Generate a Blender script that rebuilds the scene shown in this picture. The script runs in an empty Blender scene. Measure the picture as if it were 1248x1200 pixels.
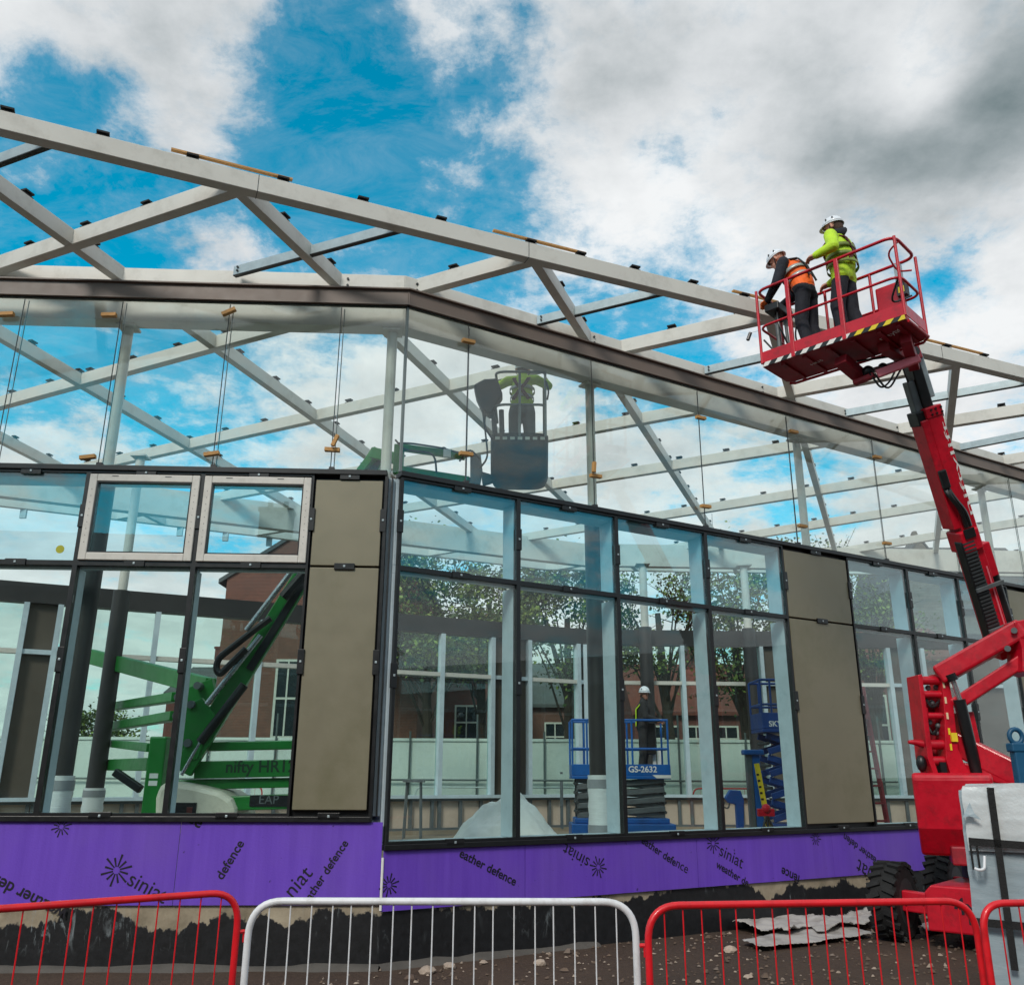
import bpy, bmesh, math, random
from mathutils import Vector, Matrix
random.seed(7)
SC = bpy.context.scene
COL = SC.collection
R = math.radians
V = Vector
# ------------------------------------------------------------------ camera model (photo of 1248 x 1200)
FPX, PITCH, ROLL = 1080.0, R(17.6), R(0.27)
EYE = V((0, 0, 1.8))
_fw = V((0, math.cos(PITCH), math.sin(PITCH))); _up = V((0, -math.sin(PITCH), math.cos(PITCH))); _rt = V((1, 0, 0))
CX = _rt*math.cos(ROLL) + _up*math.sin(ROLL); CY = _up*math.cos(ROLL) - _rt*math.sin(ROLL)
def ray(x, y): return _fw + CX*((x-624)/FPX) - CY*((y-600)/FPX)
def onz(x, y, z): d = ray(x, y); return EYE + d*((z-EYE.z)/d.z)
def ony(x, y, Y): d = ray(x, y); return EYE + d*(Y/d.y)
def onpl(x, y, P, n): d = ray(x, y); return EYE + d*((P-EYE).dot(n)/d.dot(n))
cam = bpy.data.objects.new('camera', bpy.data.cameras.new('camera')); COL.objects.link(cam)
m = Matrix.Identity(4)
for i in range(3): m[i][0] = CX[i]; m[i][1] = CY[i]; m[i][2] = -_fw[i]; m[i][3] = EYE[i]
cam.matrix_world = m
cam.data.sensor_width = 36; cam.data.sensor_fit = 'HORIZONTAL'; cam.data.lens = FPX/1248*36
cam.data.clip_start = .05; cam.data.clip_end = 2000
SC.camera = cam
# ------------------------------------------------------------------ materials
def lin(c):
    return tuple(((x/255)/12.92 if x/255 <= .04045 else ((x/255+.055)/1.055)**2.4) for x in c)
class NT:
    def __init__(s, t): s.t = t; s.n = t.nodes; s.l = t.links
    def new(s, k, **kw):
        n = s.n.new(k)
        for a, b in kw.items():
            if a == 'i':
                for q, w in b.items():
                    if hasattr(w, 'is_output') or isinstance(w, bpy.types.NodeSocket): s.l.new(w, n.inputs[q])
                    else: n.inputs[q].default_value = w
            else: setattr(n, a, b)
        return n
    def math(s, op, a, b=0.0, clamp=False):
        n = s.n.new('ShaderNodeMath'); n.operation = op; n.use_clamp = clamp
        for q, w in ((0, a), (1, b)):
            if isinstance(w, bpy.types.NodeSocket): s.l.new(w, n.inputs[q])
            else: n.inputs[q].default_value = w
        return n.outputs[0]
    def mix(s, f, a, b, blend='MIX'):
        n = s.n.new('ShaderNodeMix'); n.data_type = 'RGBA'; n.blend_type = blend; n.clamp_factor = True
        for q, w in ((0, f), (6, a), (7, b)):
            if isinstance(w, bpy.types.NodeSocket): s.l.new(w, n.inputs[q])
            else: n.inputs[q].default_value = (w if q == 0 else (*w[:3], 1))
        return n.outputs[2]
    def ramp(s, f, stops):
        n = s.n.new('ShaderNodeValToRGB'); e = n.color_ramp.elements
        while len(e) < len(stops): e.new(.5)
        for k, (p, c) in enumerate(stops): e[k].position = p; e[k].color = (*c, 1) if len(c) == 3 else c
        s.l.new(f, n.inputs[0]); return n.outputs[0]
    def noise(s, vec, scale, detail=4, rough=.55, dist=0.0):
        n = s.new('ShaderNodeTexNoise', i={'Scale': scale, 'Detail': detail, 'Roughness': rough, 'Distortion': dist})
        if vec is not None: s.l.new(vec, n.inputs['Vector'])
        return n.outputs[0]
MATS = {}
def base(name):
    mt = bpy.data.materials.new(name); mt.use_nodes = True
    nt = NT(mt.node_tree); b = nt.n['Principled BSDF']
    pos = nt.new('ShaderNodeNewGeometry').outputs['Position']
    return mt, nt, b, pos
def mat(name, col, rough=.5, metal=0.0, var=.18, scale=3.0, bump=0.0, bscale=60.0, spec=.5, dirt=None, dscale=1.5, coat=0.0, srgb=True, stretch=None):
    """painted / plain surface: two scales of tonal variation, optional dirt patches and bump"""
    if name in MATS: return MATS[name]
    mt, nt, b, pos = base(name)
    c = lin(col) if srgb else col
    v = pos
    if stretch:
        mp = nt.new('ShaderNodeMapping'); nt.l.new(pos, mp.inputs[0]); mp.inputs['Scale'].default_value = stretch; v = mp.outputs[0]
    n1 = nt.noise(v, scale, 6, .6)
    lo = tuple(x*(1-var) for x in c); hi = tuple(min(1, x*(1+var)) for x in c)
    o = nt.ramp(n1, [(.3, lo), (.7, hi)])
    if dirt:
        n2 = nt.noise(v, dscale, 8, .7)
        f = nt.ramp(n2, [(.5, (0, 0, 0)), (.72, (1, 1, 1))])
        o = nt.mix(nt.math('MULTIPLY', f, dirt[1]), o, lin(dirt[0]))
    nt.l.new(o, b.inputs['Base Color'])
    r = nt.math('ADD', nt.math('MULTIPLY', nt.noise(pos, scale*4, 5), .3), rough-.15, True); nt.l.new(r, b.inputs['Roughness'])
    b.inputs['Metallic'].default_value = metal; b.inputs['Specular IOR Level'].default_value = spec
    b.inputs['Coat Weight'].default_value = coat
    if bump:
        bp = nt.new('ShaderNodeBump', i={'Strength': bump, 'Distance': .02}); nt.l.new(nt.noise(v, bscale, 6, .6), bp.inputs['Height']); nt.l.new(bp.outputs[0], b.inputs['Normal'])
    MATS[name] = mt; return mt
def glass(name, tint, f0, rough=0.0, dirt=.05):
    """flat pane: tinted straight-through transmission plus a mirror reflection that grows at grazing angles, a little dust that doubles as veil"""
    mt = bpy.data.materials.new(name); mt.use_nodes = True; nt = NT(mt.node_tree); nt.n.clear()
    out = nt.new('ShaderNodeOutputMaterial')
    tr = nt.new('ShaderNodeBsdfTransparent'); tr.inputs[0].default_value = (*tint, 1)
    gl = nt.new('ShaderNodeBsdfGlossy'); gl.inputs['Color'].default_value = (.95, .98, 1, 1); gl.inputs['Roughness'].default_value = rough
    lw = nt.new('ShaderNodeLayerWeight'); lw.inputs[0].default_value = .5
    p = nt.math('POWER', lw.outputs['Facing'], 4.0)
    fac = nt.math('ADD', nt.math('MULTIPLY', p, 1-f0), f0, True)
    pos = nt.new('ShaderNodeNewGeometry').outputs['Position']
    bp = nt.new('ShaderNodeBump', i={'Strength': .02, 'Distance': .02}); nt.l.new(nt.noise(pos, 1.3, 2), bp.inputs['Height']); nt.l.new(bp.outputs[0], gl.inputs['Normal'])
    mx = nt.new('ShaderNodeMixShader'); nt.l.new(fac, mx.inputs[0]); nt.l.new(tr.outputs[0], mx.inputs[1]); nt.l.new(gl.outputs[0], mx.inputs[2])
    df = nt.new('ShaderNodeBsdfDiffuse'); df.inputs[0].default_value = (.6, .66, .64, 1)
    dn = nt.ramp(nt.noise(pos, 2.2, 7, .7), [(.42, (0, 0, 0)), (.75, (1, 1, 1))])
    m2 = nt.new('ShaderNodeMixShader'); nt.l.new(nt.math('ADD', nt.math('MULTIPLY', dn, dirt), dirt*.3), m2.inputs[0]); nt.l.new(mx.outputs[0], m2.inputs[1]); nt.l.new(df.outputs[0], m2.inputs[2])
    nt.l.new(m2.outputs[0], out.inputs[0]); return mt
# ------------------------------------------------------------------ mesh builder
ORIG = {}
class MB:
    def __init__(s, M=None): s.v = []; s.f = []; s.mi = []; s.M = M or Matrix.Identity(4); s.m = 0
    def add(s, vs, fs):
        n = len(s.v); s.v += [s.M @ V(p) for p in vs]
        s.f += [tuple(i+n for i in f) for f in fs]; s.mi += [s.m]*len(fs); return s
    def box(s, a, b):
        (x0, y0, z0), (x1, y1, z1) = a, b
        x0, x1 = min(x0, x1), max(x0, x1); y0, y1 = min(y0, y1), max(y0, y1); z0, z1 = min(z0, z1), max(z0, z1)
        return s.add([(x0,y0,z0),(x1,y0,z0),(x1,y1,z0),(x0,y1,z0),(x0,y0,z1),(x1,y0,z1),(x1,y1,z1),(x0,y1,z1)],
                     [(3,2,1,0),(4,5,6,7),(0,1,5,4),(1,2,6,5),(2,3,7,6),(3,0,4,7)])
    def beam(s, p0, p1, w, h, up=(0,0,1), oz=0.0):
        p0, p1 = V(p0), V(p1); d = (p1-p0).normalized(); sd = d.cross(V(up)).normalized(); u = sd.cross(d)
        vs = []
        for p in (p0, p1):
            for a, b in ((-1,-1),(1,-1),(1,1),(-1,1)): vs.append(p + sd*(a*w/2) + u*(b*h/2+oz))
        return s.add(vs, [(3,2,1,0),(4,5,6,7),(0,1,5,4),(1,2,6,5),(2,3,7,6),(3,0,4,7)])
    def tube(s, pts, r, n=8, closed=False, caps=True):
        pts = [V(p) for p in pts]; N = len(pts); rr = r if isinstance(r, (list, tuple)) else [r]*N
        rings = []; ref = None
        for i, p in enumerate(pts):
            if closed: d = pts[(i+1) % N]-pts[i-1]
            else: d = pts[min(i+1, N-1)]-pts[max(i-1, 0)]
            d.normalize()
            if ref is None: ref = V((0,0,1)) if abs(d.z) < .9 else V((1,0,0))
            a = d.cross(ref).normalized(); b = a.cross(d).normalized(); ref = b
            rings.append([p + a*(rr[i]*math.cos(k*2*math.pi/n)) + b*(rr[i]*math.sin(k*2*math.pi/n)) for k in range(n)])
        vs = [q for g in rings for q in g]; fs = []
        for i in range(N if closed else N-1):
            j = (i+1) % N
            for k in range(n): fs.append((i*n+k, i*n+(k+1) % n, j*n+(k+1) % n, j*n+k))
        if not closed and caps: fs.append(tuple(range(n-1, -1, -1))); fs.append(tuple((N-1)*n+k for k in range(n)))
        return s.add(vs, fs)
    def prism(s, poly, off):
        """closed polygon (3-D points) pushed along off"""
        n = len(poly); o = V(off); vs = [V(p) for p in poly] + [V(p)+o for p in poly]
        fs = [tuple(range(n-1, -1, -1)), tuple(range(n, 2*n))] + [(i, (i+1) % n, n+(i+1) % n, n+i) for i in range(n)]
        return s.add(vs, fs)
    def ball(s, c, r, nu=10, nv=7, sc=(1,1,1)):
        c = V(c); vs = []; fs = []
        for j in range(nv+1):
            t = math.pi*j/nv
            for i in range(nu): a = 2*math.pi*i/nu; vs.append(c + V((r*sc[0]*math.sin(t)*math.cos(a), r*sc[1]*math.sin(t)*math.sin(a), r*sc[2]*math.cos(t))))
        for j in range(nv):
            for i in range(nu): fs.append((j*nu+i, (j+1)*nu+i, (j+1)*nu+(i+1) % nu, j*nu+(i+1) % nu))
        return s.add(vs, fs)
    def quad(s, *p): return s.add(p, [tuple(range(len(p)))])
    def build(s, name, mats, parent=None, smooth=False, bevel=0.0, root=None):
        if not isinstance(mats, (list, tuple)): mats = [mats]
        o0 = V((0,0,0)); q = parent
        while q is not None: o0 = o0 + q.location; q = q.parent
        if root is not None: o0 = V(root)
        me = bpy.data.meshes.new(name); me.from_pydata([tuple(p-o0) for p in s.v], [], s.f)
        for a in mats: me.materials.append(a)
        for p, k in zip(me.polygons, s.mi): p.material_index = k; p.use_smooth = smooth
        bm = bmesh.new(); bm.from_mesh(me); bmesh.ops.recalc_face_normals(bm, faces=bm.faces); bm.to_mesh(me); bm.free()
        if smooth:
            try: me.set_sharp_from_angle(angle=R(38))
            except Exception: pass
        o = bpy.data.objects.new(name, me); COL.objects.link(o); o.parent = parent
        if root is not None and parent is None: o.location = root
        if bevel:
            b = o.modifiers.new('edge', 'BEVEL'); b.width = bevel; b.segments = 2; b.limit_method = 'ANGLE'; b.angle_limit = R(35)
        return o
def tag(o, label=None, cat=None, group=None, kind=None):
    if label: o['label'] = label
    if cat: o['category'] = cat
    if group: o['group'] = group
    if kind: o['kind'] = kind
    return o
def thing(name, loc, label, cat, group=None):
    o = bpy.data.objects.new(name, None); o.empty_display_size = .2; COL.objects.link(o); o.location = loc
    return tag(o, label, cat, group)
def text_into(mb, body, start, end, nrm, lift=.003, height=None, bold=False):
    """flat lettering from start to end of its baseline on a plane with outward normal nrm"""
    cu = bpy.data.curves.new('letters', 'FONT'); cu.body = body; cu.size = 1; cu.fill_mode = 'FRONT'
    if bold: cu.offset = .018
    ob = bpy.data.objects.new('letters', cu); COL.objects.link(ob)
    dg = bpy.context.evaluated_depsgraph_get(); dg.update()
    me = bpy.data.meshes.new_from_object(ob.evaluated_get(dg))
    bpy.data.objects.remove(ob); bpy.data.curves.remove(cu)
    xs = [v.co.x for v in me.vertices]; x0, w = min(xs), max(xs)-min(xs)
    s0, e0, n = V(start), V(end), V(nrm).normalized()
    ux = (e0-s0); L = ux.length; ux.normalize(); uy = n.cross(ux); k = L/w; ky = height or k
    mb.add([s0 + ux*((v.co.x-x0)*k) + uy*(v.co.y*ky) + n*lift for v in me.vertices], [tuple(p.vertices) for p in me.polygons])
    bpy.data.meshes.remove(me)
def arc_path(pts, r, n=6):
    """polyline with rounded corners"""
    pts = [V(p) for p in pts]; out = [pts[0]]
    for i in range(1, len(pts)-1):
        a = (pts[i-1]-pts[i]).normalized(); b = (pts[i+1]-pts[i]).normalized()
        ra = min(r, (pts[i-1]-pts[i]).length*.5, (pts[i+1]-pts[i]).length*.5)
        A, B = pts[i]+a*ra, pts[i]+b*ra
        for k in range(n+1):
            t = k/n; out.append(A*(1-t)**2 + pts[i]*(2*t*(1-t)) + B*t*t)
    out.append(pts[-1]); return out
def copy_part(o, parent):
    c = o.copy(); COL.objects.link(c); c.parent = parent; return c
# ------------------------------------------------------------------ palette
WHITE = mat('white_steel_paint', (208, 205, 197), .45, var=.06, scale=1.2, dirt=((148, 142, 130), .4), dscale=2.6)
GREYBROWN = mat('bronze_grey_channel', (116, 103, 95), .5, var=.08, scale=2, dirt=((120, 112, 104), .3))
BLACK = mat('black_frame', (22, 23, 25), .4, var=.2)
RUBBER = mat('black_rubber', (22, 22, 23), .8, var=.25, bump=.3)
GALV = mat('galvanised_channel', (165, 178, 182), .4, .3, var=.12, scale=8)
PALEBLUE = mat('pale_blue_film', (188, 204, 212), .5, var=.07, scale=4, dirt=((120, 150, 165), .3), dscale=6)
DARKCLAD = mat('dark_column_casing', (48, 46, 46), .45, var=.15, scale=1.5)
OLIVE = mat('olive_bronze_panel', (128, 122, 102), .42, .15, var=.06, scale=.9, dirt=((98, 96, 66), .5), dscale=.7)
DARKPANEL = mat('brown_panel_inside', (84, 76, 66), .55, var=.1)
CASE = mat('white_casement_frame', (206, 202, 194), .45, var=.06, scale=4, dirt=((150, 148, 140), .35), dscale=9)
WOOD = mat('pale_timber', (190, 142, 84), .7, var=.25, scale=30, stretch=(1, 1, 6))
RED = mat('red_machine_paint', (194, 13, 38), .36, var=.16, scale=3, dirt=((104, 24, 30), .6), dscale=7, coat=.08, bump=.06, bscale=20)
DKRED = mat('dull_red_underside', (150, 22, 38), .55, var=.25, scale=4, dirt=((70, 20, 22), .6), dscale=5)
PINK = mat('pale_lit_red', (230, 118, 130), .5, var=.12)  # red paint lightened to pink to imitate the light on it
GREEN = mat('green_machine_paint', (24, 124, 44), .38, var=.15, scale=2, dirt=((16, 70, 30), .4), dscale=4)
BLUE = mat('blue_machine_paint', (12, 92, 168), .4, var=.15, dirt=((20, 55, 95), .4), dscale=5)
DKBLUE = mat('dark_blue_machine_paint', (18, 62, 130), .45, var=.2)
GREYSTEEL = mat('grey_steel', (98, 104, 106), .5, .2, var=.2, scale=5)
DKGREY = mat('dark_grey_plastic', (52, 56, 58), .6, var=.2)
CHROME = mat('bare_rod', (190, 192, 195), .25, .8, var=.08)
CREAM = mat('cream_cowl', (222, 216, 198), .45, var=.06, dirt=((160, 150, 130), .4), dscale=4)
PRINT = mat('black_print', (16, 12, 26), .6, var=.3, scale=30)
WPRINT = mat('white_print', (232, 230, 226), .6, var=.05)
YEL = mat('yellow_paint', (228, 200, 40), .5, var=.1)
REDTUBE = mat('red_barrier_paint', (218, 24, 36), .38, var=.1, scale=6, dirt=((130, 22, 24), .4), dscale=9, coat=.2)
WHTUBE = mat('white_barrier_paint', (222, 224, 228), .4, var=.05, scale=6, dirt=((150, 140, 130), .4), dscale=10)
G_CLEAR = glass('clear_glass', (.93, .97, .955), .04, dirt=.035)  # dust layer strengthened to imitate the pale reflected veil as well
G_COAT = glass('coated_glass', (.90, .96, .95), .03, dirt=.005)
G_UP = glass('teal_coated_glass', (.80, .955, .975), .075, dirt=.01)
G_REAR = glass('green_glass', (.86, .95, .91), .035, dirt=.008)
# ------------------------------------------------------------------ sky, sun
SUN_EL, SUN_AZ = R(40), R(203)          # azimuth clockwise from +Y
W_ = bpy.data.worlds.new('World'); SC.world = W_; W_.use_nodes = True
nt = NT(W_.node_tree); nt.n.clear()
out = nt.new('ShaderNodeOutputWorld'); bg = nt.new('ShaderNodeBackground'); nt.l.new(bg.outputs[0], out.inputs[0])
sky = nt.new('ShaderNodeTexSky'); sky.sky_type = 'NISHITA'; sky.sun_disc = False; sky.sun_elevation = SUN_EL; sky.sun_rotation = SUN_AZ
sky.air_density = 1.0; sky.dust_density = .3; sky.ozone_density = 2.0
tc = nt.new('ShaderNodeTexCoord'); D = tc.outputs['Generated']
sep = nt.new('ShaderNodeSeparateXYZ'); nt.l.new(D, sep.inputs[0])
zc = nt.math('MAXIMUM', sep.outputs[2], 0.0)
den = nt.math('ADD', zc, .22)
uv = nt.new('ShaderNodeCombineXYZ', i={0: nt.math('DIVIDE', sep.outputs[0], den), 1: nt.math('DIVIDE', sep.outputs[1], den), 2: 0.0}).outputs[0]
def lobe(x, y, rad, amp, world=None):
    d = (V(world) if world else ray(x, y)).normalized(); s = math.atan(rad/FPX)
    dp = nt.new('ShaderNodeVectorMath', operation='DOT_PRODUCT', i={0: D, 1: tuple(d)}).outputs['Value']
    e = nt.math('EXPONENT', nt.math('MULTIPLY', nt.math('SUBTRACT', dp, 1.0), 1.0/(s*s)))
    return nt.math('MULTIPLY', e, amp)
def total(ls):
    a = ls[0]
    for b in ls[1:]: a = nt.math('ADD', a, b)
    return a
n_big = nt.noise(uv, 2.6, 12, .60, 0.0)
n_fine = nt.noise(uv, 7.0, 12, .68, .15)
import numpy as np
XS = [0, 100, 200, 300, 400, 500, 600, 700, 800, 900, 1000, 1100, 1200]
rows = {20: [.85, .9, .95, .8, .25, .30, .75, .9, 1, 1, 1, 1, 1],
        120: [.62, .32, .55, .42, -.05, .10, .6, .9, 1, 1, 1, 1, 1],
        220: [.12, -.05, .15, -.05, .05, .15, .30, .8, .95, 1, 1, 1, 1],
        320: [.25, .1, .1, .45, .1, .35, .35, .4, .7, .85, .7, .5, .9],
        420: [.0, .0, .2, .4, .65, .8, .8, .35, .25, .6, .8, .85, .95],
        520: [.5, .45, .25, .45, .8, .9, .9, .8, .8, .5, .55, .8, .9]}
pts = [(x, y, v) for y, r in rows.items() for x, v in zip(XS, r)]
dirs = np.array([ray(x, y).normalized() for x, y, v in pts]); s2 = math.atan(88/FPX)**2; BASE = .62
Kmat = np.exp((dirs @ dirs.T - 1)/s2); wts = np.linalg.solve(Kmat + .06*np.eye(len(pts)), np.array([v for x, y, v in pts]) - BASE)
lob = [lobe(x, y, 88, float(w)) for (x, y, v), w in zip(pts, wts) if abs(w) > .05]
lob += [lobe(288, 308, 26, .38), lobe(1150, 350, 26, -.6), lobe(240, 150, 30, .3), lobe(90, 95, 26, -.25), lobe(640, 15, 22, -.5), lobe(640, 190, 30, -.25), lobe(1050, 300, 26, -.3), lobe(540, 60, 30, .2)]
lob += [lobe(0, 0, 110, -.6, (-.3, -.95, .27)), lobe(0, 0, 110, -.6, (.2, -.95, .27)), lobe(0, 0, 120, -.6, (.75, -.62, .27)), lobe(0, 0, 110, -.6, (.95, -.35, .27)), lobe(0, 0, 300, .35, (0, -.8, .6)), lobe(0, 0, 300, .35, (.75, -.45, .55))]
low = nt.math('SUBTRACT', 1.0, nt.math('MULTIPLY', zc, 2.6), True)
cov = nt.math('ADD', nt.math('ADD', total(lob), BASE), nt.math('MULTIPLY', low, .40))
nm = nt.math('ADD', nt.math('MULTIPLY', nt.math('SUBTRACT', n_big, .5), 1.9), nt.math('MULTIPLY', nt.math('SUBTRACT', n_fine, .5), 1.9))
dens = nt.math('ADD', nm, cov)
mask = nt.ramp(dens, [(.12, (0, 0, 0)), (.34, (.14, .14, .14)), (.50, (.50, .50, .50)), (.68, (.88, .88, .88)), (.86, (1, 1, 1))])
# light and dark inside the cloud: grey bellies where it is thick
dark = total([lobe(770, 60, 110, .28), lobe(1190, 130, 80, .42), lobe(1245, 60, 70, .34), lobe(1075, 170, 70, .22), lobe(1235, 330, 70, .25), lobe(200, 90, 120, .14), lobe(930, 120, 90, .18), lobe(1120, 110, 36, -.5), lobe(1130, 20, 60, -.3), lobe(820, 260, 110, -.25), lobe(1200, 420, 60, -.3)])
n_sh = nt.noise(uv, 3.4, 10, .6, 0.0)
sh = nt.math('ADD', nt.math('ADD', dark, nt.math('MULTIPLY', nt.math('SUBTRACT', n_sh, .5), 1.5)), .17, True)
ccol = nt.ramp(sh, [(0, (.90, .92, .93)), (.35, (.68, .71, .73)), (.7, (.36, .41, .43)), (1, (.17, .225, .24))])
skyc = nt.mix(1.0, nt.new('ShaderNodeVectorMath', operation='SCALE', i={0: sky.outputs[0], 'Scale': .085}).outputs[0], (.0, 2.25, 2.2), 'MULTIPLY')
hz = nt.math('SUBTRACT', 1.0, nt.math('MULTIPLY', zc, 3.2), True)
skyc = nt.mix(nt.math('MULTIPLY', hz, .55), skyc, (.55, .68, .72))
rv = nt.new('ShaderNodeMapping'); nt.l.new(uv, rv.inputs[0]); rv.inputs['Rotation'].default_value = (0, 0, .6); rv.inputs['Scale'].default_value = (2.2, 5.5, 1)
wv = nt.noise(rv.outputs[0], 1.6, 12, .70, .8)
wisp = nt.math('MULTIPLY', nt.ramp(wv, [(.44, (0, 0, 0)), (.60, (.34, .34, .34)), (.78, (.8, .8, .8))]), .30)
mask = nt.math('MAXIMUM', mask, wisp)
full = nt.mix(mask, skyc, ccol)
nt.l.new(full, bg.inputs[0]); bg.inputs[1].default_value = 1.0
sd = V((math.sin(SUN_AZ)*math.cos(SUN_EL), math.cos(SUN_AZ)*math.cos(SUN_EL), math.sin(SUN_EL)))
sl = bpy.data.lights.new('sun', 'SUN'); sl.energy = 2.1; sl.angle = R(14); sl.color = (1, .93, .84)
so = bpy.data.objects.new('sun', sl); COL.objects.link(so); so.location = sd*60
so.rotation_euler = sd.to_track_quat('Z', 'Y').to_euler()
SC.view_settings.view_transform = 'Standard'; SC.view_settings.look = 'None'; SC.view_settings.exposure = 0; SC.view_settings.gamma = 1
SC.cycles.transparent_max_bounces = 40; SC.cycles.max_bounces = 8
# ------------------------------------------------------------------ ground
def ground_mat():
    mt, nt, b, pos = base('brown_earth')
    a = nt.noise(pos, .7, 8, .65); f = nt.noise(pos, 22, 6, .7)
    c = nt.ramp(a, [(.3, lin((48, 35, 27))), (.55, lin((68, 51, 39))), (.75, lin((84, 65, 51)))])
    c = nt.mix(nt.ramp(f, [(.35, (0, 0, 0)), (.8, (.7, .7, .7))]), c, lin((98, 78, 64)))
    nt.l.new(c, b.inputs['Base Color']); b.inputs['Roughness'].default_value = .9
    bp = nt.new('ShaderNodeBump', i={'Strength': .9, 'Distance': .04}); nt.l.new(nt.math('ADD', f, nt.noise(pos, 6, 6, .7)), bp.inputs['Height']); nt.l.new(bp.outputs[0], b.inputs['Normal'])
    return mt
mb = MB(); mb.quad((-900, -900, 0), (900, -900, 0), (900, 900, 0), (-900, 900, 0))
tag(mb.build('ground', ground_mat()), kind='structure')
mb = MB(); mb.quad((-120, 31, .02), (120, 31, .02), (120, 44, .02), (-120, 44, .02))
tag(mb.build('road', mat('asphalt', (66, 66, 68), .9, var=.15, bump=.3)), kind='structure')
# ------------------------------------------------------------------ building axes
AZL, AZR = R(87.5), R(59.4)
CORNER = V((-1.26, 9.5, 0))
def axes(az, o=CORNER):
    u = V((math.sin(az), math.cos(az), 0)); n = V((-math.cos(az), math.sin(az), 0))
    m = Matrix.Identity(4)
    for i in range(3): m[i][0] = u[i]; m[i][1] = n[i]; m[i][2] = (0, 0, 1)[i]; m[i][3] = o[i]
    return m
ML, MR = axes(AZL), axes(AZR)
def wing_t(M, x, y, d=0.0):
    """photo point on the wing's plane (d behind it) -> (t, z)"""
    n = V((M[0][1], M[1][1], 0)); o = V((M[0][3], M[1][3], 0)) + n*d
    p = onpl(x, y, o, n); q = M.inverted() @ p
    return q.x, q.z
FLOOR = .5
# interior floor slab
mb = MB()
mb.prism([(-13, 9.25, 0), (-1.3, 9.76, 0), (16, 20.0, 0), (16, 24.4, 0), (1.8, 23.4, 0), (-13, 16.4, 0)], (0, 0, FLOOR))
tag(mb.build('floor', mat('concrete_floor', (128, 116, 100), .85, var=.18, scale=1.2, bump=.1)), kind='structure')
# ------------------------------------------------------------------ front facade
def frame_rect(mb, t0, t1, z0, z1, w, d0, d1):
    mb.box((t0, d0, z0), (t0+w, d1, z1)); mb.box((t1-w, d0, z0), (t1, d1, z1))
    mb.box((t0+w, d0, z0), (t1-w, d1, z0+w)); mb.box((t0+w, d0, z1-w), (t1-w, d1, z1))
def bracket(M, t, z, horiz, par):
    mb = MB(M); a, b = (.11, .035) if horiz else (.035, .13)
    mb.box((t-a, -.035, z-b), (t+a, -.004, z+b)); mb.m = 1
    mb.box((t-.012, -.043, z-.012), (t+.012, -.035, z+.012))
    return mb.build('bracket', [BLACK, GALV], par, bevel=.004)
def purple_mat():
    mt, nt, b, pos = base('purple_sheathing')
    mp = nt.new('ShaderNodeMapping'); nt.l.new(pos, mp.inputs[0]); mp.inputs['Scale'].default_value = (9, 9, .6)
    st = nt.noise(mp.outputs[0], 1.2, 5, .6); a = nt.noise(pos, .8, 6, .6); sp = nt.noise(pos, 16, 3, .5)
    c = nt.mix(nt.ramp(st, [(.35, (0, 0, 0)), (.75, (1, 1, 1))]), lin((100, 60, 184)), lin((112, 72, 198)))
    c = nt.mix(nt.ramp(a, [(.45, (0, 0, 0)), (.7, (.6, .6, .6))]), c, lin((112, 80, 178)))
    c = nt.mix(nt.ramp(sp, [(.0, (1, 1, 1)), (.24, (.8, .8, .8)), (.28, (0, 0, 0))]), c, lin((52, 28, 92)))
    nt.l.new(c, b.inputs['Base Color']); b.inputs['Roughness'].default_value = .6
    bp = nt.new('ShaderNodeBump', i={'Strength': .08, 'Distance': .02}); nt.l.new(nt.noise(pos, 60, 4), bp.inputs['Height']); nt.l.new(bp.outputs[0], b.inputs['Normal'])
    return mt
PURPLE = purple_mat()
def star(mb, c, r, n, seed=0):
    nn = V(n); u = V((0, 0, 1)).cross(nn).normalized(); w = V((0, 0, 1)); c = V(c)
    for k in range(12):
        a = k*math.pi/6 + .15 + seed; L = r*(1.0 if k % 2 else .78); d = u*math.cos(a)+w*math.sin(a); s = u*(-math.sin(a))+w*math.cos(a)
        i = c + d*(r*.22) + nn*.003; o = c + d*L + nn*.003; t = r*.065
        mb.add([i-s*t*.6, o-s*t, o+s*t, i+s*t*.6], [(0, 1, 2, 3)])
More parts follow.
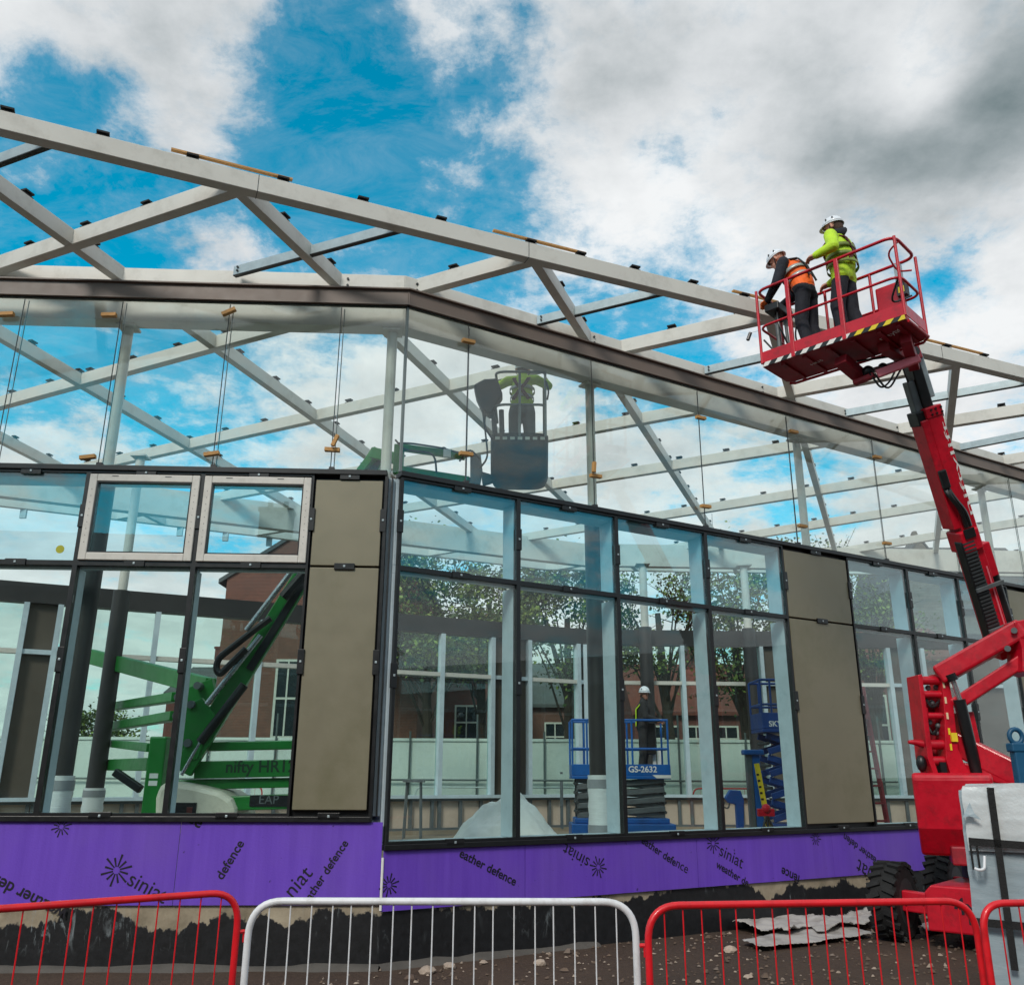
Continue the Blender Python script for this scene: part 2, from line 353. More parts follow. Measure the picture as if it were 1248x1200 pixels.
def wing(name, label, M, stations, sill, extra_top, purple_z, seams, texts, joints, cut0, cut1, depth):
    n_out = -V((M[0][1], M[1][1], 0))
    root = thing(name, M @ V(((stations[0][0]+stations[-1][1])/2, 0, 0)), label, 'glass facade')
    MID, TOP = 3.945, 4.995
    for (t0, t1, kind) in stations:
        a, b = min(t0, t1), max(t0, t1)
        for (z0, z1, up) in ((sill, MID, False), (MID, TOP, True)):
            if kind == 'panel':
                mb = MB(M); mb.box((a+.022, -.012, z0+(.012 if up else .06)), (b-.022, .05, z1-(.06 if up else .012)))
                mb.build('panel', OLIVE, root, bevel=.006)
                mb = MB(M); mb.box((a, .052, z0), (b, .075, z1)); mb.build('backing', BLACK, root)
            elif kind == 'vent' and up:
                mb = MB(M); frame_rect(mb, a, b, z0, z1, .024, -.02, .06); f = mb.build('window', BLACK, root)
                mb = MB(M); frame_rect(mb, a+.026, b-.026, z0+.03, z1-.045, .083, -.045, .04); mb.build('casement', CASE, f, bevel=.008)
                mb = MB(M); frame_rect(mb, a+.1095, b-.1095, z0+.1135, z1-.1285, .014, -.035, .03); mb.build('gasket', BLACK, f)
                mb = MB(M)
                for q in (.27, .73):
                    mb.box((a+(b-a)*q-.07, -.049, z1-.072), (a+(b-a)*q-.0, -.0455, z1-.066))
                for q in range(9):
                    z = z0+.22+q*.075; mb.box((a+.066, -.0475, z), (a+.071, -.0455, z+.01)); mb.box((b-.071, -.0475, z+.02), (b-.066, -.0455, z+.028))
                mb.build('fixing', DKGREY, f)
                mb = MB(M); mb.box((a+.124, -.004, z0+.128), (b-.124, .004, z1-.143)); mb.build('pane', G_UP, f)
            else:
                mb = MB(M); frame_rect(mb, a, b, z0, z1, .026 if True else 0, -.02, .06); f = mb.build('window', BLACK, root)
                mb = MB(M); mb.box((a+.0265, .004, z0+.0265), (b-.0265, .012, z1-.0265)); mb.build('pane', G_UP if up else G_COAT, f)
            # black brackets half-way along the joints
            if up: bracket(M, (a+b)/2, TOP-.02, True, root)
            bracket(M, (a+b)/2, z0, True, root)
            bracket(M, b if M is ML else a, (z0+z1)/2 + (.25 if not up else 0), False, root)
    ts = sorted({round(q, 3) for s in stations for q in s[:2]})
    for t in ts:
        mb = MB(M); mb.box((t-.03, .062, sill+.02), (t+.03, depth, MID-.05)); mb.build('mullion', PALEBLUE, root, bevel=.004)
        mb = MB(M); mb.box((t-.03, .062, MID+.045), (t+.03, depth, TOP-.07)); mb.build('mullion', PALEBLUE, root, bevel=.004)
    a, b = ts[0], ts[-1]
    mb = MB(M); mb.box((a-.03, .062, TOP-.068), (b+.03, .37, TOP-.01)); mb.build('transom', PALEBLUE, root)
    mb = MB(M); mb.box((a-.03, .062, MID-.048), (b+.03, .15, MID+.042)); mb.build('transom', PALEBLUE, root)
    mb = MB(M); mb.box((a-.03, .062, sill-.05), (b+.03, depth+.02, sill+.018)); mb.build('sill', PALEBLUE, root)
    mb = MB(M); mb.box((a-.02, -.045, TOP), (b+.02, .12, TOP+.062)); mb.build('head_rail', BLACK, root, bevel=.006)
    mb = MB(M); mb.box((a-.02, -.035, sill-.055), (b+.02, .06, sill-.002)); mb.build('sill_rail', BLACK, root, bevel=.005)
    # frameless glass above
    js = [cut0] + joints + [cut1]; js.sort()
    for j0, j1 in zip(js[:-1], js[1:]):
        mb = MB(M); mb.box((j0+.008, .02, TOP+.064), (j1-.008, .034, 7.15)); mb.build('glass_sheet', G_CLEAR, root)
    for j in joints:
        mb = MB(M); mb.tube([(j-.014, .005, TOP+.06), (j-.014, .005, 7.12)], .0055, 6); mb.tube([(j+.018, .045, TOP+.06), (j+.018, .045, 7.12)], .0055, 6)
        mb.box((j-.03, -.01, TOP+.062), (j+.03, .05, TOP+.10)); mb.build('joint_rod', DKGREY, root)
    # sheathing boards under the windows
    zb0, zb1 = purple_z
    bs = [cut0] + seams + [cut1]; bs.sort(); boards = []
    for j0, j1 in zip(bs[:-1], bs[1:]):
        mb = MB(M); mb.box((j0+.003, .0, zb0), (j1-.003, .015, zb1)); boards.append((j0, j1, mb.build('sheathing_board', PURPLE, root)))
    lett = {}
    for it in texts:
        kind = it[0]; n = V((M[0][1], M[1][1], 0)); o = V((M[0][3], M[1][3], 0))
        p = onpl(it[1][0], it[1][1], o, n); t = (M.inverted() @ p).x
        k = next((i for i, (x, y, _) in enumerate(boards) if x <= t <= y), 0)
        mb = MB()
        if kind == '*': star(mb, p, it[2], n_out, it[1][0])
        else: text_into(mb, kind, p, onpl(it[2][0], it[2][1], o, n), n_out, bold=kind[0] != 's' and kind[0] != 'n')
        mb.build('star_mark' if kind == '*' else 'lettering', PRINT, boards[k][2])
    return root
SL, SR = 1.385, 1.12
LW = wing('glazed_facade', 'shorter glazed facade wing with two white framed opening windows and a tall olive end panel', ML,
     [(-9.7, -8.45, 'glass'), (-8.45, -7.2, 'glass'), (-7.2, -5.95, 'glass'), (-5.95, -4.7, 'glass'), (-4.7+0.0, -3.445, 'glass'), (-3.445, -2.19, 'vent'), (-2.19, -.96, 'vent'), (-.96, -.17, 'panel')],
     SL, True, (.57, SL-.055), [-2.02], [('*', (142, 1060), .15), ('*', (75, 1007), .10), ('siniat', (154, 1077), (199, 1101)), ('weather defence', (84, 1109), (-35, 1050)), ('ce', (228, 1000), (243, 1009)),
     ('defence', (271, 1072), (298, 1027)), ('niat', (357, 1094), (382, 1064)), ('ather defence', (379, 1097), (425, 1027))], [round(q+1.26, 3) for q in (-8.2, -6.95, -5.76, -4.62, -3.36, -2.04)], -9.7, -.02, .22)
RW = wing('glazed_facade', 'longer glazed facade wing running away behind the red boom lift, with two tall olive panels', MR,
     [(.012, 1.55, 'glass'), (1.55, 3.02, 'glass'), (3.02, 4.55, 'glass'), (4.55, 6.04, 'glass'), (6.04, 7.42, 'panel'), (7.42, 8.85, 'glass'), (8.85, 10.19, 'glass'), (10.19, 11.59, 'glass'), (11.59, 12.9, 'panel'), (12.9, 14.3, 'glass'), (14.3, 15.7, 'glass'), (15.7, 17.0, 'panel')],
     SR, True, (.51, SR-.055), [1.65, 4.1, 6.5, 9.0, 11.4], [('*', (474, 1078), .11), ('eather defence', (559, 1043), (627, 1079)), ('siniat', (719, 1046), (689, 1027)), ('*', (729, 1056), .12),
     ('eather defe', (781, 1026), (822, 1055)), ('nce', (823, 1055), (837, 1064)), ('*', (869, 1027), .12), ('siniat', (876, 1041), (904, 1058)), ('weather de', (872, 1056), (911, 1080)),
     ('fence', (975, 1067), (953, 1056)), ('*', (994, 1021), .10), ('eather defen', (1068, 1045), (1029, 1015)), ('siniat', (1078, 1072), (1046, 1046))],
     [.84, 2.71, 4.60, 6.42, 8.43, 10.35, 12.3, 14.2], 0.0, 17.0, .31)
# corner post between the two wings, set back
mb = MB(); a = ML @ V((-.165, .06, 0)); b = MR @ V((.0, .09, 0)); mb.m = 0
mb.prism([V((a.x, a.y, SL)), V((b.x-.02, b.y-.01, SL)), V((b.x-.05, b.y+.1, SL)), V((a.x+.0, a.y+.1, SL))], (0, 0, 4.99-SL))
cp = mb.build('corner_post', PALEBLUE, RW)
mb = MB(MR); mb.box((-.012, .0, 5.06), (.014, .04, 7.15)); mb.build('corner_joint', mat('grey_silicone', (120, 130, 130), .5), RW)
mb = MB(ML); mb.box((-.168, -.03, SL-.05), (-.135, .055, 4.99)); mb.box((-.10, .0, SL), (-.085, .057, 4.99)); mb.build('corner_trim', BLACK, LW)
mb = MB(); p = MR @ V((0.0, -.002, .51)); mb.tube([p + V((-.008, -.004, .01)), p + V((-.008, -.004, .49))], .013, 8); mb.build('corner_bead', WPRINT, RW)
# plinth: concrete upstand with a tar coat daubed on
def plinth_mat():
    mt, nt, b, pos = base('tarred_concrete')
    sp = nt.new('ShaderNodeSeparateXYZ'); nt.l.new(pos, sp.inputs[0])
    mp = nt.new('ShaderNodeMapping'); nt.l.new(pos, mp.inputs[0]); mp.inputs['Scale'].default_value = (1, 1, .3)
    n1 = nt.noise(mp.outputs[0], 2.0, 7, .58, .2); n2 = nt.noise(pos, 14, 6, .65)
    conc = nt.ramp(nt.noise(pos, 3, 7, .65), [(.3, lin((118, 108, 90))), (.5, lin((150, 138, 118))), (.7, lin((176, 164, 142)))])
    tar = nt.ramp(n2, [(.3, lin((18, 19, 21))), (.7, lin((34, 35, 38)))])
    f = nt.math('ADD', nt.math('MULTIPLY', nt.math('SUBTRACT', n1, .5), .8), nt.math('SUBTRACT', .47, sp.outputs[2]))
    edge = nt.ramp(nt.math('ADD', f, nt.math('MULTIPLY', nt.math('SUBTRACT', n2, .5), .12)), [(.0, (0, 0, 0)), (.02, (1, 1, 1))])
    c = nt.mix(edge, conc, tar)
    wh = nt.ramp(nt.noise(mp.outputs[0], 9, 8, .75, 1.0), [(.55, (0, 0, 0)), (.63, (.8, .8, .8))])
    band = nt.ramp(nt.noise(pos, .9, 4, .6), [(.48, (0, 0, 0)), (.62, (1, 1, 1))])
    c = nt.mix(nt.math('MULTIPLY', nt.math('MULTIPLY', wh, band), nt.ramp(sp.outputs[2], [(.12, (0, 0, 0)), (.3, (1, 1, 1))])), c, lin((150, 160, 164)))
    nt.l.new(c, b.inputs['Base Color']); nt.l.new(nt.math('SUBTRACT', .85, nt.math('MULTIPLY', edge, .4)), b.inputs['Roughness'])
    bp = nt.new('ShaderNodeBump', i={'Strength': .25, 'Distance': .012}); nt.l.new(nt.math('ADD', n2, edge), bp.inputs['Height']); nt.l.new(bp.outputs[0], b.inputs['Normal'])
    return mt
TAR = plinth_mat()
for M, t0, t1, zt, lab in ((ML, -9.7, -.01, .565, 'low concrete plinth daubed with black tar below the left purple boards'), (MR, .0, 17, .505, 'low concrete plinth daubed with black tar running behind the digger wheel to the right')):
    lab = lab.replace('digger wheel', 'big black tyre')
    mb = MB(M); mb.box((t0, .03, -.2), (t1, .3, zt)); o = mb.build('plinth_wall', TAR, bevel=.01, root=M @ V(((t0+t1)/2, .1, 0))); tag(o, lab, 'wall')
# ------------------------------------------------------------------ roof
roof = thing('roof_frame', (0, 14, 0), 'flat white steel roof frame of crossing diagonal beams over the glazed facades', 'roof frame')
ZB = 7.6; H = .2
def clip_at(p, d, par, off):
    s = d.cross(V((0, 0, 1))).normalized()
    if s.y > 0: s = -s
    mb = MB(); q = V(p) + s*off
    mb.beam(q - d*.065, q + d*.065, .05, .014, oz=.007); mb.beam(q - d*.06, q + d*.06, .075, .02, oz=.048)
    mb.beam(q - d*.03, q + d*.03, .03, .05, oz=.028)
    return mb.build('clip', RUBBER, par)
def roof_beam(name, p0, p1, w=.125, z0=ZB, z1=ZB+H, clips=0.0, m=WHITE, start=.5, parent=None):
    a, b = V((p0[0], p0[1], (z0+z1)/2)), V((p1[0], p1[1], (z0+z1)/2))
    mb = MB(); mb.beam(a, b, w, z1-z0); o = mb.build(name, m, parent or roof, bevel=.006)
    if clips:
        d = (b-a); L = d.length; d.normalize(); q = start
        while q < L-.2:
            clip_at(a + d*q + V((0, 0, (z1-z0)/2)), d, o, w*.25); q += clips
    return o
def zpt(x, y): p = onz(x, y, ZB); return (p.x, p.y)
def line(a, b):
    a, b = V(a), V(b); return a, (b-a).normalized()
def cross2(a, b):
    (p, d), (q, e) = a, b; k = d.x*e.y-d.y*e.x; t = ((q.x-p.x)*e.y-(q.y-p.y)*e.x)/k; return p + d*t
F = line((-4.89, 7.0), (3.27, 10.49))
ang = R(66.9); F = (V((0.14, 9.17)), V((math.sin(ang), math.cos(ang))))
Fp = lambda s: F[0] + F[1]*s
o = roof_beam('edge_beam', Fp(-10), Fp(13.5), .135, 7.597, 7.803, clips=0)
for x in (10, 125, 233, 342, 438, 532, 640, 700, 765, 835, 897, 1140, 1185, 1240):
    p = onz(x, 150+(x-10)*.25, 7.8); s = (V((p.x, p.y))-F[0]).dot(F[1]); q = Fp(s); clip_at((q.x, q.y, 7.803), V((F[1].x, F[1].y, 0)), o, .03)
for x, y in ((312, 240), (641, 318), (1150, 436)):                     # splice joints in the edge beam
    p = onz(x, y, 7.6); s = (V((p.x, p.y))-F[0]).dot(F[1]); q = Fp(s); nrm = V((F[1].y, -F[1].x))
    mb = MB(); mb.beam((q.x, q.y, 7.595), (q.x, q.y, 7.805), .14, .006, up=(F[1].x, F[1].y, 0)); mb.build('splice_joint', DKGREY, o)
REAR = line((-10.4, 17.2), (1.95, 23.5))
# rear overhang edge, and rear eave
far0, far1, far2 = V((-13, 18.9)), V((1.0, 25.9)), V((17, 26.6))
roof_beam('edge_beam', far0, far1, .135, 7.598, 7.802); roof_beam('edge_beam', far1, far2, .135, 7.598, 7.802)
FARL = (far0, (far1-far0).normalized()); FARR = (far1, (far2-far1).normalized())
rA = [((-6.26, 9.51), (-3.04, 8.0)), ((-8.6, 13.77), (.15, 9.30)), ((-7.77, 16.6), (3.26, 10.75)), ((.6, 15.22), (6.47, 12.09)), ((.57, 18.22), (8.55, 13.9)), ((2.79, 20.89), (9.98, 16.18)), ((6.26, 22.1), (11.9, 17.7)), ((9.24, 23.74), (13.4, 19.9)), ((12.57, 25.62), (15.5, 23.1))]
for k, (a, b) in enumerate(rA):
    a, b = V(a), V(b); L = (a, (a-b).normalized())
    e = cross2(L, F) if k < 6 else b
    if k == 0: st = V((-13, 12.65))
    else:
        f1 = cross2(L, FARL); st = f1 if f1.x < 1 else cross2(L, FARR)
        if st.x < -13: st = L[0] + L[1]*((-13-L[0].x)/L[1].x)
    roof_beam('diagonal_beam', st, e, .125, 7.6, 7.8, clips=.95, start=.35+.13*k)
rB = [((-9.5, 15.41), (-9.2, 17.31)), ((-7.25, 11.3), (-5.98, 16.26)), ((-5.44, 8.01), (-2.73, 16.46)), ((-2.86, 8.06), (1.12, 18.9)), ((.35, 9.5), (4.73, 20.86)), ((4.24, 12.7), (8.68, 23.28)), ((6.64, 12.08), (12.3, 25.19)), ((10.2, 13.5), (16.2, 26.2))]
rB[5] = ((3.55, 10.9), (8.68, 23.2))
for k, (a, b) in enumerate(rB):
    a, b = V(a), V(b); L = (a, (b-a).normalized()); s = cross2(L, F)
    f1 = cross2(L, FARL); en = f1 if f1.x < 1 else cross2(L, FARR)
    roof_beam('diagonal_beam', s, en, .118, 7.604, 7.796, clips=1.0, start=.55+.11*k)
for k, (a, b) in enumerate([((-5.6, 7.72), (-4.54, 7.26)), ((-3.44, 9.63), (-1.36, 8.70)), ((.34, 10.84), (1.76, 10.10)), ((2.95, 12.38), (4.1, 11.68)), ((5.64, 14.06), (8.01, 12.72)), ((8.37, 15.7), (9.9, 14.5))]):
    a, b = V(a), V(b); b = cross2((a, (b-a).normalized()), F) - (b-a).normalized()*.07
    mb = MB(); mb.beam((*a, 7.70), (*b, 7.70), .055, .12); o = mb.build('channel_purlin', GALV, roof)
    d = (V(b)-V(a)).normalized(); mb = MB(); mb.beam((*a, 7.634), (*b, 7.634), .06, .010); mb.build('flange', BLACK, o)
    mb = MB(); q = V(a) + d*.07; n = V((d.y, -d.x)); n = -n if n.y > 0 else n
    for zz in (7.68, 7.73): mb.tube([(q.x+n.x*.034, q.y+n.y*.034, zz), (q.x+n.x*.05, q.y+n.y*.05, zz)], .014, 6)
    mb.build('bolt', DKGREY, o)
# eave beams (white box) and bronze channel along the glass head
def wing_beam(name, M, t0, t1, d0, d1, z0, z1, m, par, bev=.006):
    mb = MB(M); mb.box((t0, d0, z0), (t1, d1, z1)); return mb.build(name, m, par, bevel=bev)
wing_beam('eave_beam', ML, -11, -.088, .34, .56, 7.06, 7.785, WHITE, roof); wing_beam('eave_beam', MR, .085, 17, .341, .561, 7.062, 7.787, WHITE, roof)
for M, t0, t1 in ((ML, -11, .02), (MR, -.02, 17)):
    mb = MB(M); mb.box((t0, -.03, 7.175), (t1, .06, 7.355)); mb.box((t0, -.065, 7.355), (t1, .10, 7.375)); mb.box((t0, -.045, 7.155), (t1, .06, 7.175))
    c = mb.build('eave_channel', GREYBROWN, roof, bevel=.003)
    mb = MB(M); mb.box((t0, -.012, 7.142), (t1, .015, 7.154)); mb.build('gasket', BLACK, c)
# bolted end plates where diagonals meet the eave
for x, y in ((140, 336), (424, 344), (508, 352), (519, 351), (724, 420), (930, 486), (1095, 535)):
    M = ML if x < 470 else MR; t, z = wing_t(M, x, y, .34); mb = MB(M)
    for zz in (7.62, 7.71): mb.tube([(t, .345, zz), (t, .322, zz)], .016, 6)
    mb.build('bolt', DKGREY, roof)
for q in ((-5.9, 17.2+4.5*.51), (1.9, 23.45)): pass
RP = [V((-13, 15.9, 0)), V((1.9, 23.2, 0)), V((16, 23.9, 0))]
mb = MB(); mb.beam((*(RP[0].xy), 7.4), (*(RP[1].xy), 7.4), .22, .6); mb.build('eave_beam', WHITE, roof)
mb = MB(); mb.beam((*(RP[1].xy), 7.402), (*(RP[2].xy), 7.402), .22, .6); mb.build('eave_beam', WHITE, roof)
# short hangers under the far edge
for q in (.12, .2, .27, .34, .41, .48):
    p = far0.lerp(far1, q); mb = MB(); mb.box((p.x-.07, p.y-.03, 7.38), (p.x+.07, p.y+.03, 7.597)); mb.build('hanger', GALV, roof)
# timber battens lying on the edge beam
for k, (x0, y0, x1, y1, lab) in enumerate(((208, 186, 355, 225, 'left one of the long timber battens lying on the roof edge beam'), (598, 287, 709, 316, 'middle timber batten on the roof edge beam above the eave bend'), (888, 360, 945, 372, 'timber batten on the roof edge beam just left of the red platform'), (1110, 414, 1196, 433, 'timber batten on the roof edge beam right of the red platform'))):
    def onF(x, y):
        p = onz(x, y, 7.85); s = (V((p.x, p.y))-F[0]).dot(F[1]); q = Fp(s); return V((q.x+.01, q.y-.02, 7.872))
    a, b = onF(x0, y0), onF(x1, y1); mb = MB(); mb.beam(a, b, .045, .02); mb.m = 1
    for q in (.3, .62): p = a.lerp(b, q); mb.beam(p-V((.004, 0, -.0105)), p+V((.004, .002, .0105)), .047, .004)
    tag(mb.build('timber_batten', [WOOD, DKGREY], root=a), lab, 'batten', 'timber battens on the roof edge')
# ------------------------------------------------------------------ columns
POLY = mat('wrapping_film', (226, 228, 228), .35, var=.06, scale=9, stretch=(1, 1, 10), bump=.35, bscale=10)
def column(p, label, w=.125, z_cover=5.0, z_top=7.06, wrap=None, wc=.23, rot=0.0, base_z=FLOOR):
    root = thing('steel_column', (p[0], p[1], base_z), label, 'column', 'white columns with dark casings')
    M = Matrix.Translation((p[0], p[1], 0)) @ Matrix.Rotation(rot, 4, 'Z')
    mb = MB(M); mb.tube([(0, 0, z_cover), (0, 0, z_top-.02)], w/2, 20); mb.build('shaft', WHITE, root, smooth=True)
    mb = MB(M); mb.box((-w*.9, -w*.9, z_top-.03), (w*.9, w*.9, z_top-.001)); mb.build('cap_plate', WHITE, root)
    mb = MB(M); mb.tube([(0, 0, base_z), (0, 0, z_cover)], wc/2, 24); mb.build('casing', DARKCLAD, root, smooth=True)
    if wrap:
        mb = MB(M); r = wc/2+.022; n = 14
        mb.tube([(0, 0, base_z+.01+(wrap-base_z)*k/n) for k in range(n+1)], [r+.006*math.sin(k*2.7) for k in range(n+1)], 20); o = mb.build('wrapping', POLY, root, smooth=True)
        mb = MB(M)
        for f in (.1, .52, .93): z = base_z+(wrap-base_z)*f; mb.tube([(0, 0, z-.05), (0, 0, z+.05)], r+.009, 20)
        mb.build('tape', mat('grey_tape', (150, 152, 156), .35), o, smooth=True)
    return root
RZ, LZ = -(AZR-R(90)), -(AZL-R(90))
column((-4.76, 9.86), 'column with white wrapped foot behind the second window pane from the left', wrap=1.75, rot=LZ)
column((-7.9, 9.75), 'column behind the leftmost panes', rot=LZ)
column((-1.50, 9.95), 'white column rising at the bend of the glass beside the green boom', rot=LZ)
column((1.09, 11.50), 'column with the tallest wrapped foot in front of the blue scissor lift', wrap=1.78, rot=RZ)
column((4.66, 13.60), 'white column rising behind the first olive panel of the longer wing', rot=RZ)
column((8.98, 16.16), 'white column half hidden behind the red boom', rot=RZ)
column((13.0, 18.5), 'white column near the right end of the longer wing', rot=RZ)
def rear_pt(f):
    a, b, c = RP; l1 = (b-a).length; l2 = (c-b).length; s = f
    return a + (b-a).normalized()*s if s < l1 else b + (c-b).normalized()*(s-l1)
def rear_s(x, y=850):
    """distance along the rear line hit by the photo column x"""
    a, b, c = RP; d = (b-a).normalized(); n = V((-d.y, d.x, 0)); p = onpl(x, y, a, n); s = (p-a).dot(d)
    if s <= (b-a).length: return s
    d2 = (c-b).normalized(); n = V((-d2.y, d2.x, 0)); p = onpl(x, y, b, n); return (b-a).length + (p-b).dot(d2)
q = ony(149, 720, 14.6); column((q.x, q.y), 'inner column with white wrapped foot right of the first dark column in the second window', w=.15, wc=.27, z_cover=q.z, wrap=1.55)
for x, y, lab, wr in ((614, 760, 'rear column behind the bend, its foot wrapped, left of the brown inner panel', 1.5), (783, 775, 'rear column right behind the worker in the white helmet', None), (907, 775, 'rear column above the yellow staff', 1.25)):
    s = rear_s(x, y); p = rear_pt(s); d = (rear_pt(s+.1)-p).normalized(); q = p + V((d.y, -d.x, 0))*.38
    column((q.x, q.y), lab, w=.2, wc=.34, z_cover=5.42, z_top=7.1, wrap=wr)
# ------------------------------------------------------------------ rear facade
BOARD = mat('bare_lining_board', (196, 178, 162), .8, var=.08, scale=2, dirt=((150, 132, 116), .4))
rf = thing('rear_facade', rear_pt(10), 'inner side of the rear glazed wall with dark head beam, seen through the front windows', 'rear wall')
Zm = onpl(540, 822, RP[0], V((-(RP[1]-RP[0]).normalized().y, (RP[1]-RP[0]).normalized().x, 0))).z
S_TOT = (RP[1]-RP[0]).length + 14
SB = (RP[1]-RP[0]).length
def rear_M(s):
    d = (RP[1]-RP[0]).normalized() if s < SB-1e-4 else (RP[2]-RP[1]).normalized(); o = rear_pt(min(s, SB) if s < SB else s)
    n = V((-d.y, d.x, 0)); m = Matrix.Identity(4); p = rear_pt(s)
    for i in range(3): m[i][0] = d[i]; m[i][1] = n[i]; m[i][2] = (0, 0, 1)[i]; m[i][3] = p[i]
    return m
xs = [(-190, 'g'), (-70, 'g'), (14, 'p'), (57, 'g'), (180, 'g'), (311, 'g'), (395, 'g'), (476, 'g'), (536, 'g'), (598, 'p'), (643, 'g'), (703, 'p'), (745, 'g'), (833, 'g'), (868, 'g'), (930, 'p'), (1040, 'g'), (1086, 'p'), (1128, 'g'), (1175, 'p'), (1260, 'g')]
ss = [rear_s(x) for x, k in xs] + [S_TOT]
segs = []
for (x, k), s0, s1 in zip(xs, ss[:-1], ss[1:]):
    if s0 < SB < s1: segs += [(s0, SB, k), (SB, s1, k)]
    else: segs.append((s0, s1, k))
for s0, s1, k in segs:
    M = rear_M(s0 if s0 < SB-1e-3 else s0+1e-3); L = s1-s0
    mb = MB(M); mb.box((-.05, -.16, 1.33), (.05, .06, 5.0)); mb.build('mullion', PALEBLUE, rf)
    mb = MB(M); mb.box((.051, -.12, Zm-.045), (L-.051, .05, Zm+.045)); mb.build('mid_rail', CASE if k == 'g' else PALEBLUE, rf)
    mb = MB(M); mb.box((0, -.16, 1.26), (L, .06, 1.329)); mb.build('sill_rail', PALEBLUE, rf)
    mb = MB(M); mb.box((0, -.12, 5.002), (L, .14, 5.40)); mb.build('head_beam', DARKCLAD, rf)
    if k == 'p':
        mb = MB(M); mb.box((.051, 0, 1.33), (L-.051, .03, Zm-.046)); mb.box((.051, 0, Zm+.046), (L-.051, .03, 5.0)); mb.build('panel', DARKPANEL, rf)
    else:
        for a, b in ((1.33, Zm-.046), (Zm+.046, 5.0)):
            mb = MB(M); mb.box((.051, 0, a), (L-.051, .012, b)); mb.build('pane', G_REAR, rf)
    mb = MB(M); mb.box((0, .02, FLOOR), (L, .04, 1.26)); mb.build('lower_board', BOARD, rf)
    mb = MB(M); q = .0
    while q < L: mb.box((q+.02, -.06, FLOOR+.13), (q+.09, .018, 1.2)); q += .52
    mb.box((0, -.07, 1.2), (L, .018, 1.259)); mb.box((0, -.07, FLOOR+.08), (L, .018, FLOOR+.13)); mb.build('stud', GREYSTEEL, rf)
    mb = MB(M); mb.box((0, -.14, FLOOR-.01), (L, .019, FLOOR+.079)); mb.build('kerb', mat('rough_concrete', (140, 128, 110), .9, var=.2, bump=.3), rf)
# pavement behind
mb = MB(); mb.prism([(-40, 23.9, 0), (60, 24.6, 0), (60, 31, 0), (-40, 31, 0)], (0, 0, .35))
tag(mb.build('pavement', mat('pavement_slab', (128, 124, 118), .9, var=.12, bump=.2)), kind='structure')
# ------------------------------------------------------------------ site hoarding
HO = mat('white_hoarding', (226, 230, 227), .6, var=.06, dirt=((150, 158, 154), .4), dscale=3)
hb = thing('site_hoarding', (-2, 27.5, .35), 'long white site hoarding with tube braces standing behind the rear windows', 'hoarding')
for k in range(22):
    x = -19 + k*2.0; mb = MB(); mb.box((x+.02, 27.5, .37), (x+1.98, 27.55, 2.72)); mb.build('panel', HO, hb)
    mb = MB(); mb.tube([(x, 27.42, .36), (x, 27.42, 3.0+.5*((k*7) % 3 == 0))], .03, 8); mb.build('tube_post', GREYSTEEL, hb)
mb = MB(); mb.tube([(-19, 27.36, 1.62), (25, 27.36, 1.62)], .028, 8); mb.build('rail', GREYSTEEL, hb)
mb = MB(); mb.box((-19, 27.46, 2.72), (25, 27.58, 2.80)); mb.build('capping', HO, hb)
# ------------------------------------------------------------------ pedestrian barriers
def barrier(a, b, col, label, base=0.0, nb=18, h=1.09, group='pedestrian barriers', rr=.19):
    a, b = V((*a[:2], base)), V((*b[:2], base)); d = (b-a); L = d.length; d.normalize(); u = V((0, 0, 1)); root = thing('pedestrian_barrier', (a+b)/2, label, 'barrier', group)
    mb = MB(); mb.tube(arc_path([a+u*.03, a+u*h, b+u*h, b+u*.03], rr, 9), .0205, 12); mb.build('frame', col, root, smooth=True)
    mb = MB(); mb.tube([a+u*.17+d*.02, b+u*.17-d*.02], .016, 8); mb.build('bottom_rail', col, root, smooth=True)
    for k in range(nb):
        q = a + d*(L*(k+1)/(nb+1)+((k*37) % 7-3)*.0022); e = min((q-a).length, L-(q-a).length); top = h-.012 - (rr-math.sqrt(max(rr*rr-(rr-e)**2, 0)) if e < rr else 0)
        mb = MB(); mb.tube([q+u*.17, q+u*top], .0043, 6); mb.build('bar', col, root, smooth=True)
    s = d.cross(u)
    for p in (a+d*.25, b-d*.25):
        mb = MB(); mb.beam(p-s*.28+u*.012, p+s*.28+u*.012, .05, .006); mb.beam(p+u*.015, p+u*.17, .03, .02); mb.build('foot', col, root)
    mb = MB(); mb.tube([b+u*.86, b+d*.05+u*.86], .012, 8); mb.tube([b+d*.05+u*.80, b+d*.05+u*.86], .009, 8); mb.build('hook', REDTUBE, root)
    return root
e = ony(286, 1160, 6.05); a0 = V((e.x, 6.05)); barrier(a0 - V((.81, .587))*2.3, a0, REDTUBE, 'red pedestrian barrier in the left corner, rising towards its rounded end')
wa, wb = ony(300, 1165, 5.62), ony(776, 1170, 5.66); barrier((wa.x, 5.62), (wb.x, 5.66), WHTUBE, 'white pedestrian barrier between two red ones')
ra, rb = ony(791, 1170, 5.5), ony(1197, 1180, 5.78); barrier((ra.x, 5.5), (rb.x, 5.78), REDTUBE, 'red pedestrian barrier in front of the crumpled grey sheeting and tyre')
qa = ony(1206, 1180, 5.66); barrier((qa.x, 5.66), (qa.x+2.28, 5.95), REDTUBE, 'red pedestrian barrier in front of the wrapped pallet, cut by the picture edge', rr=.15)
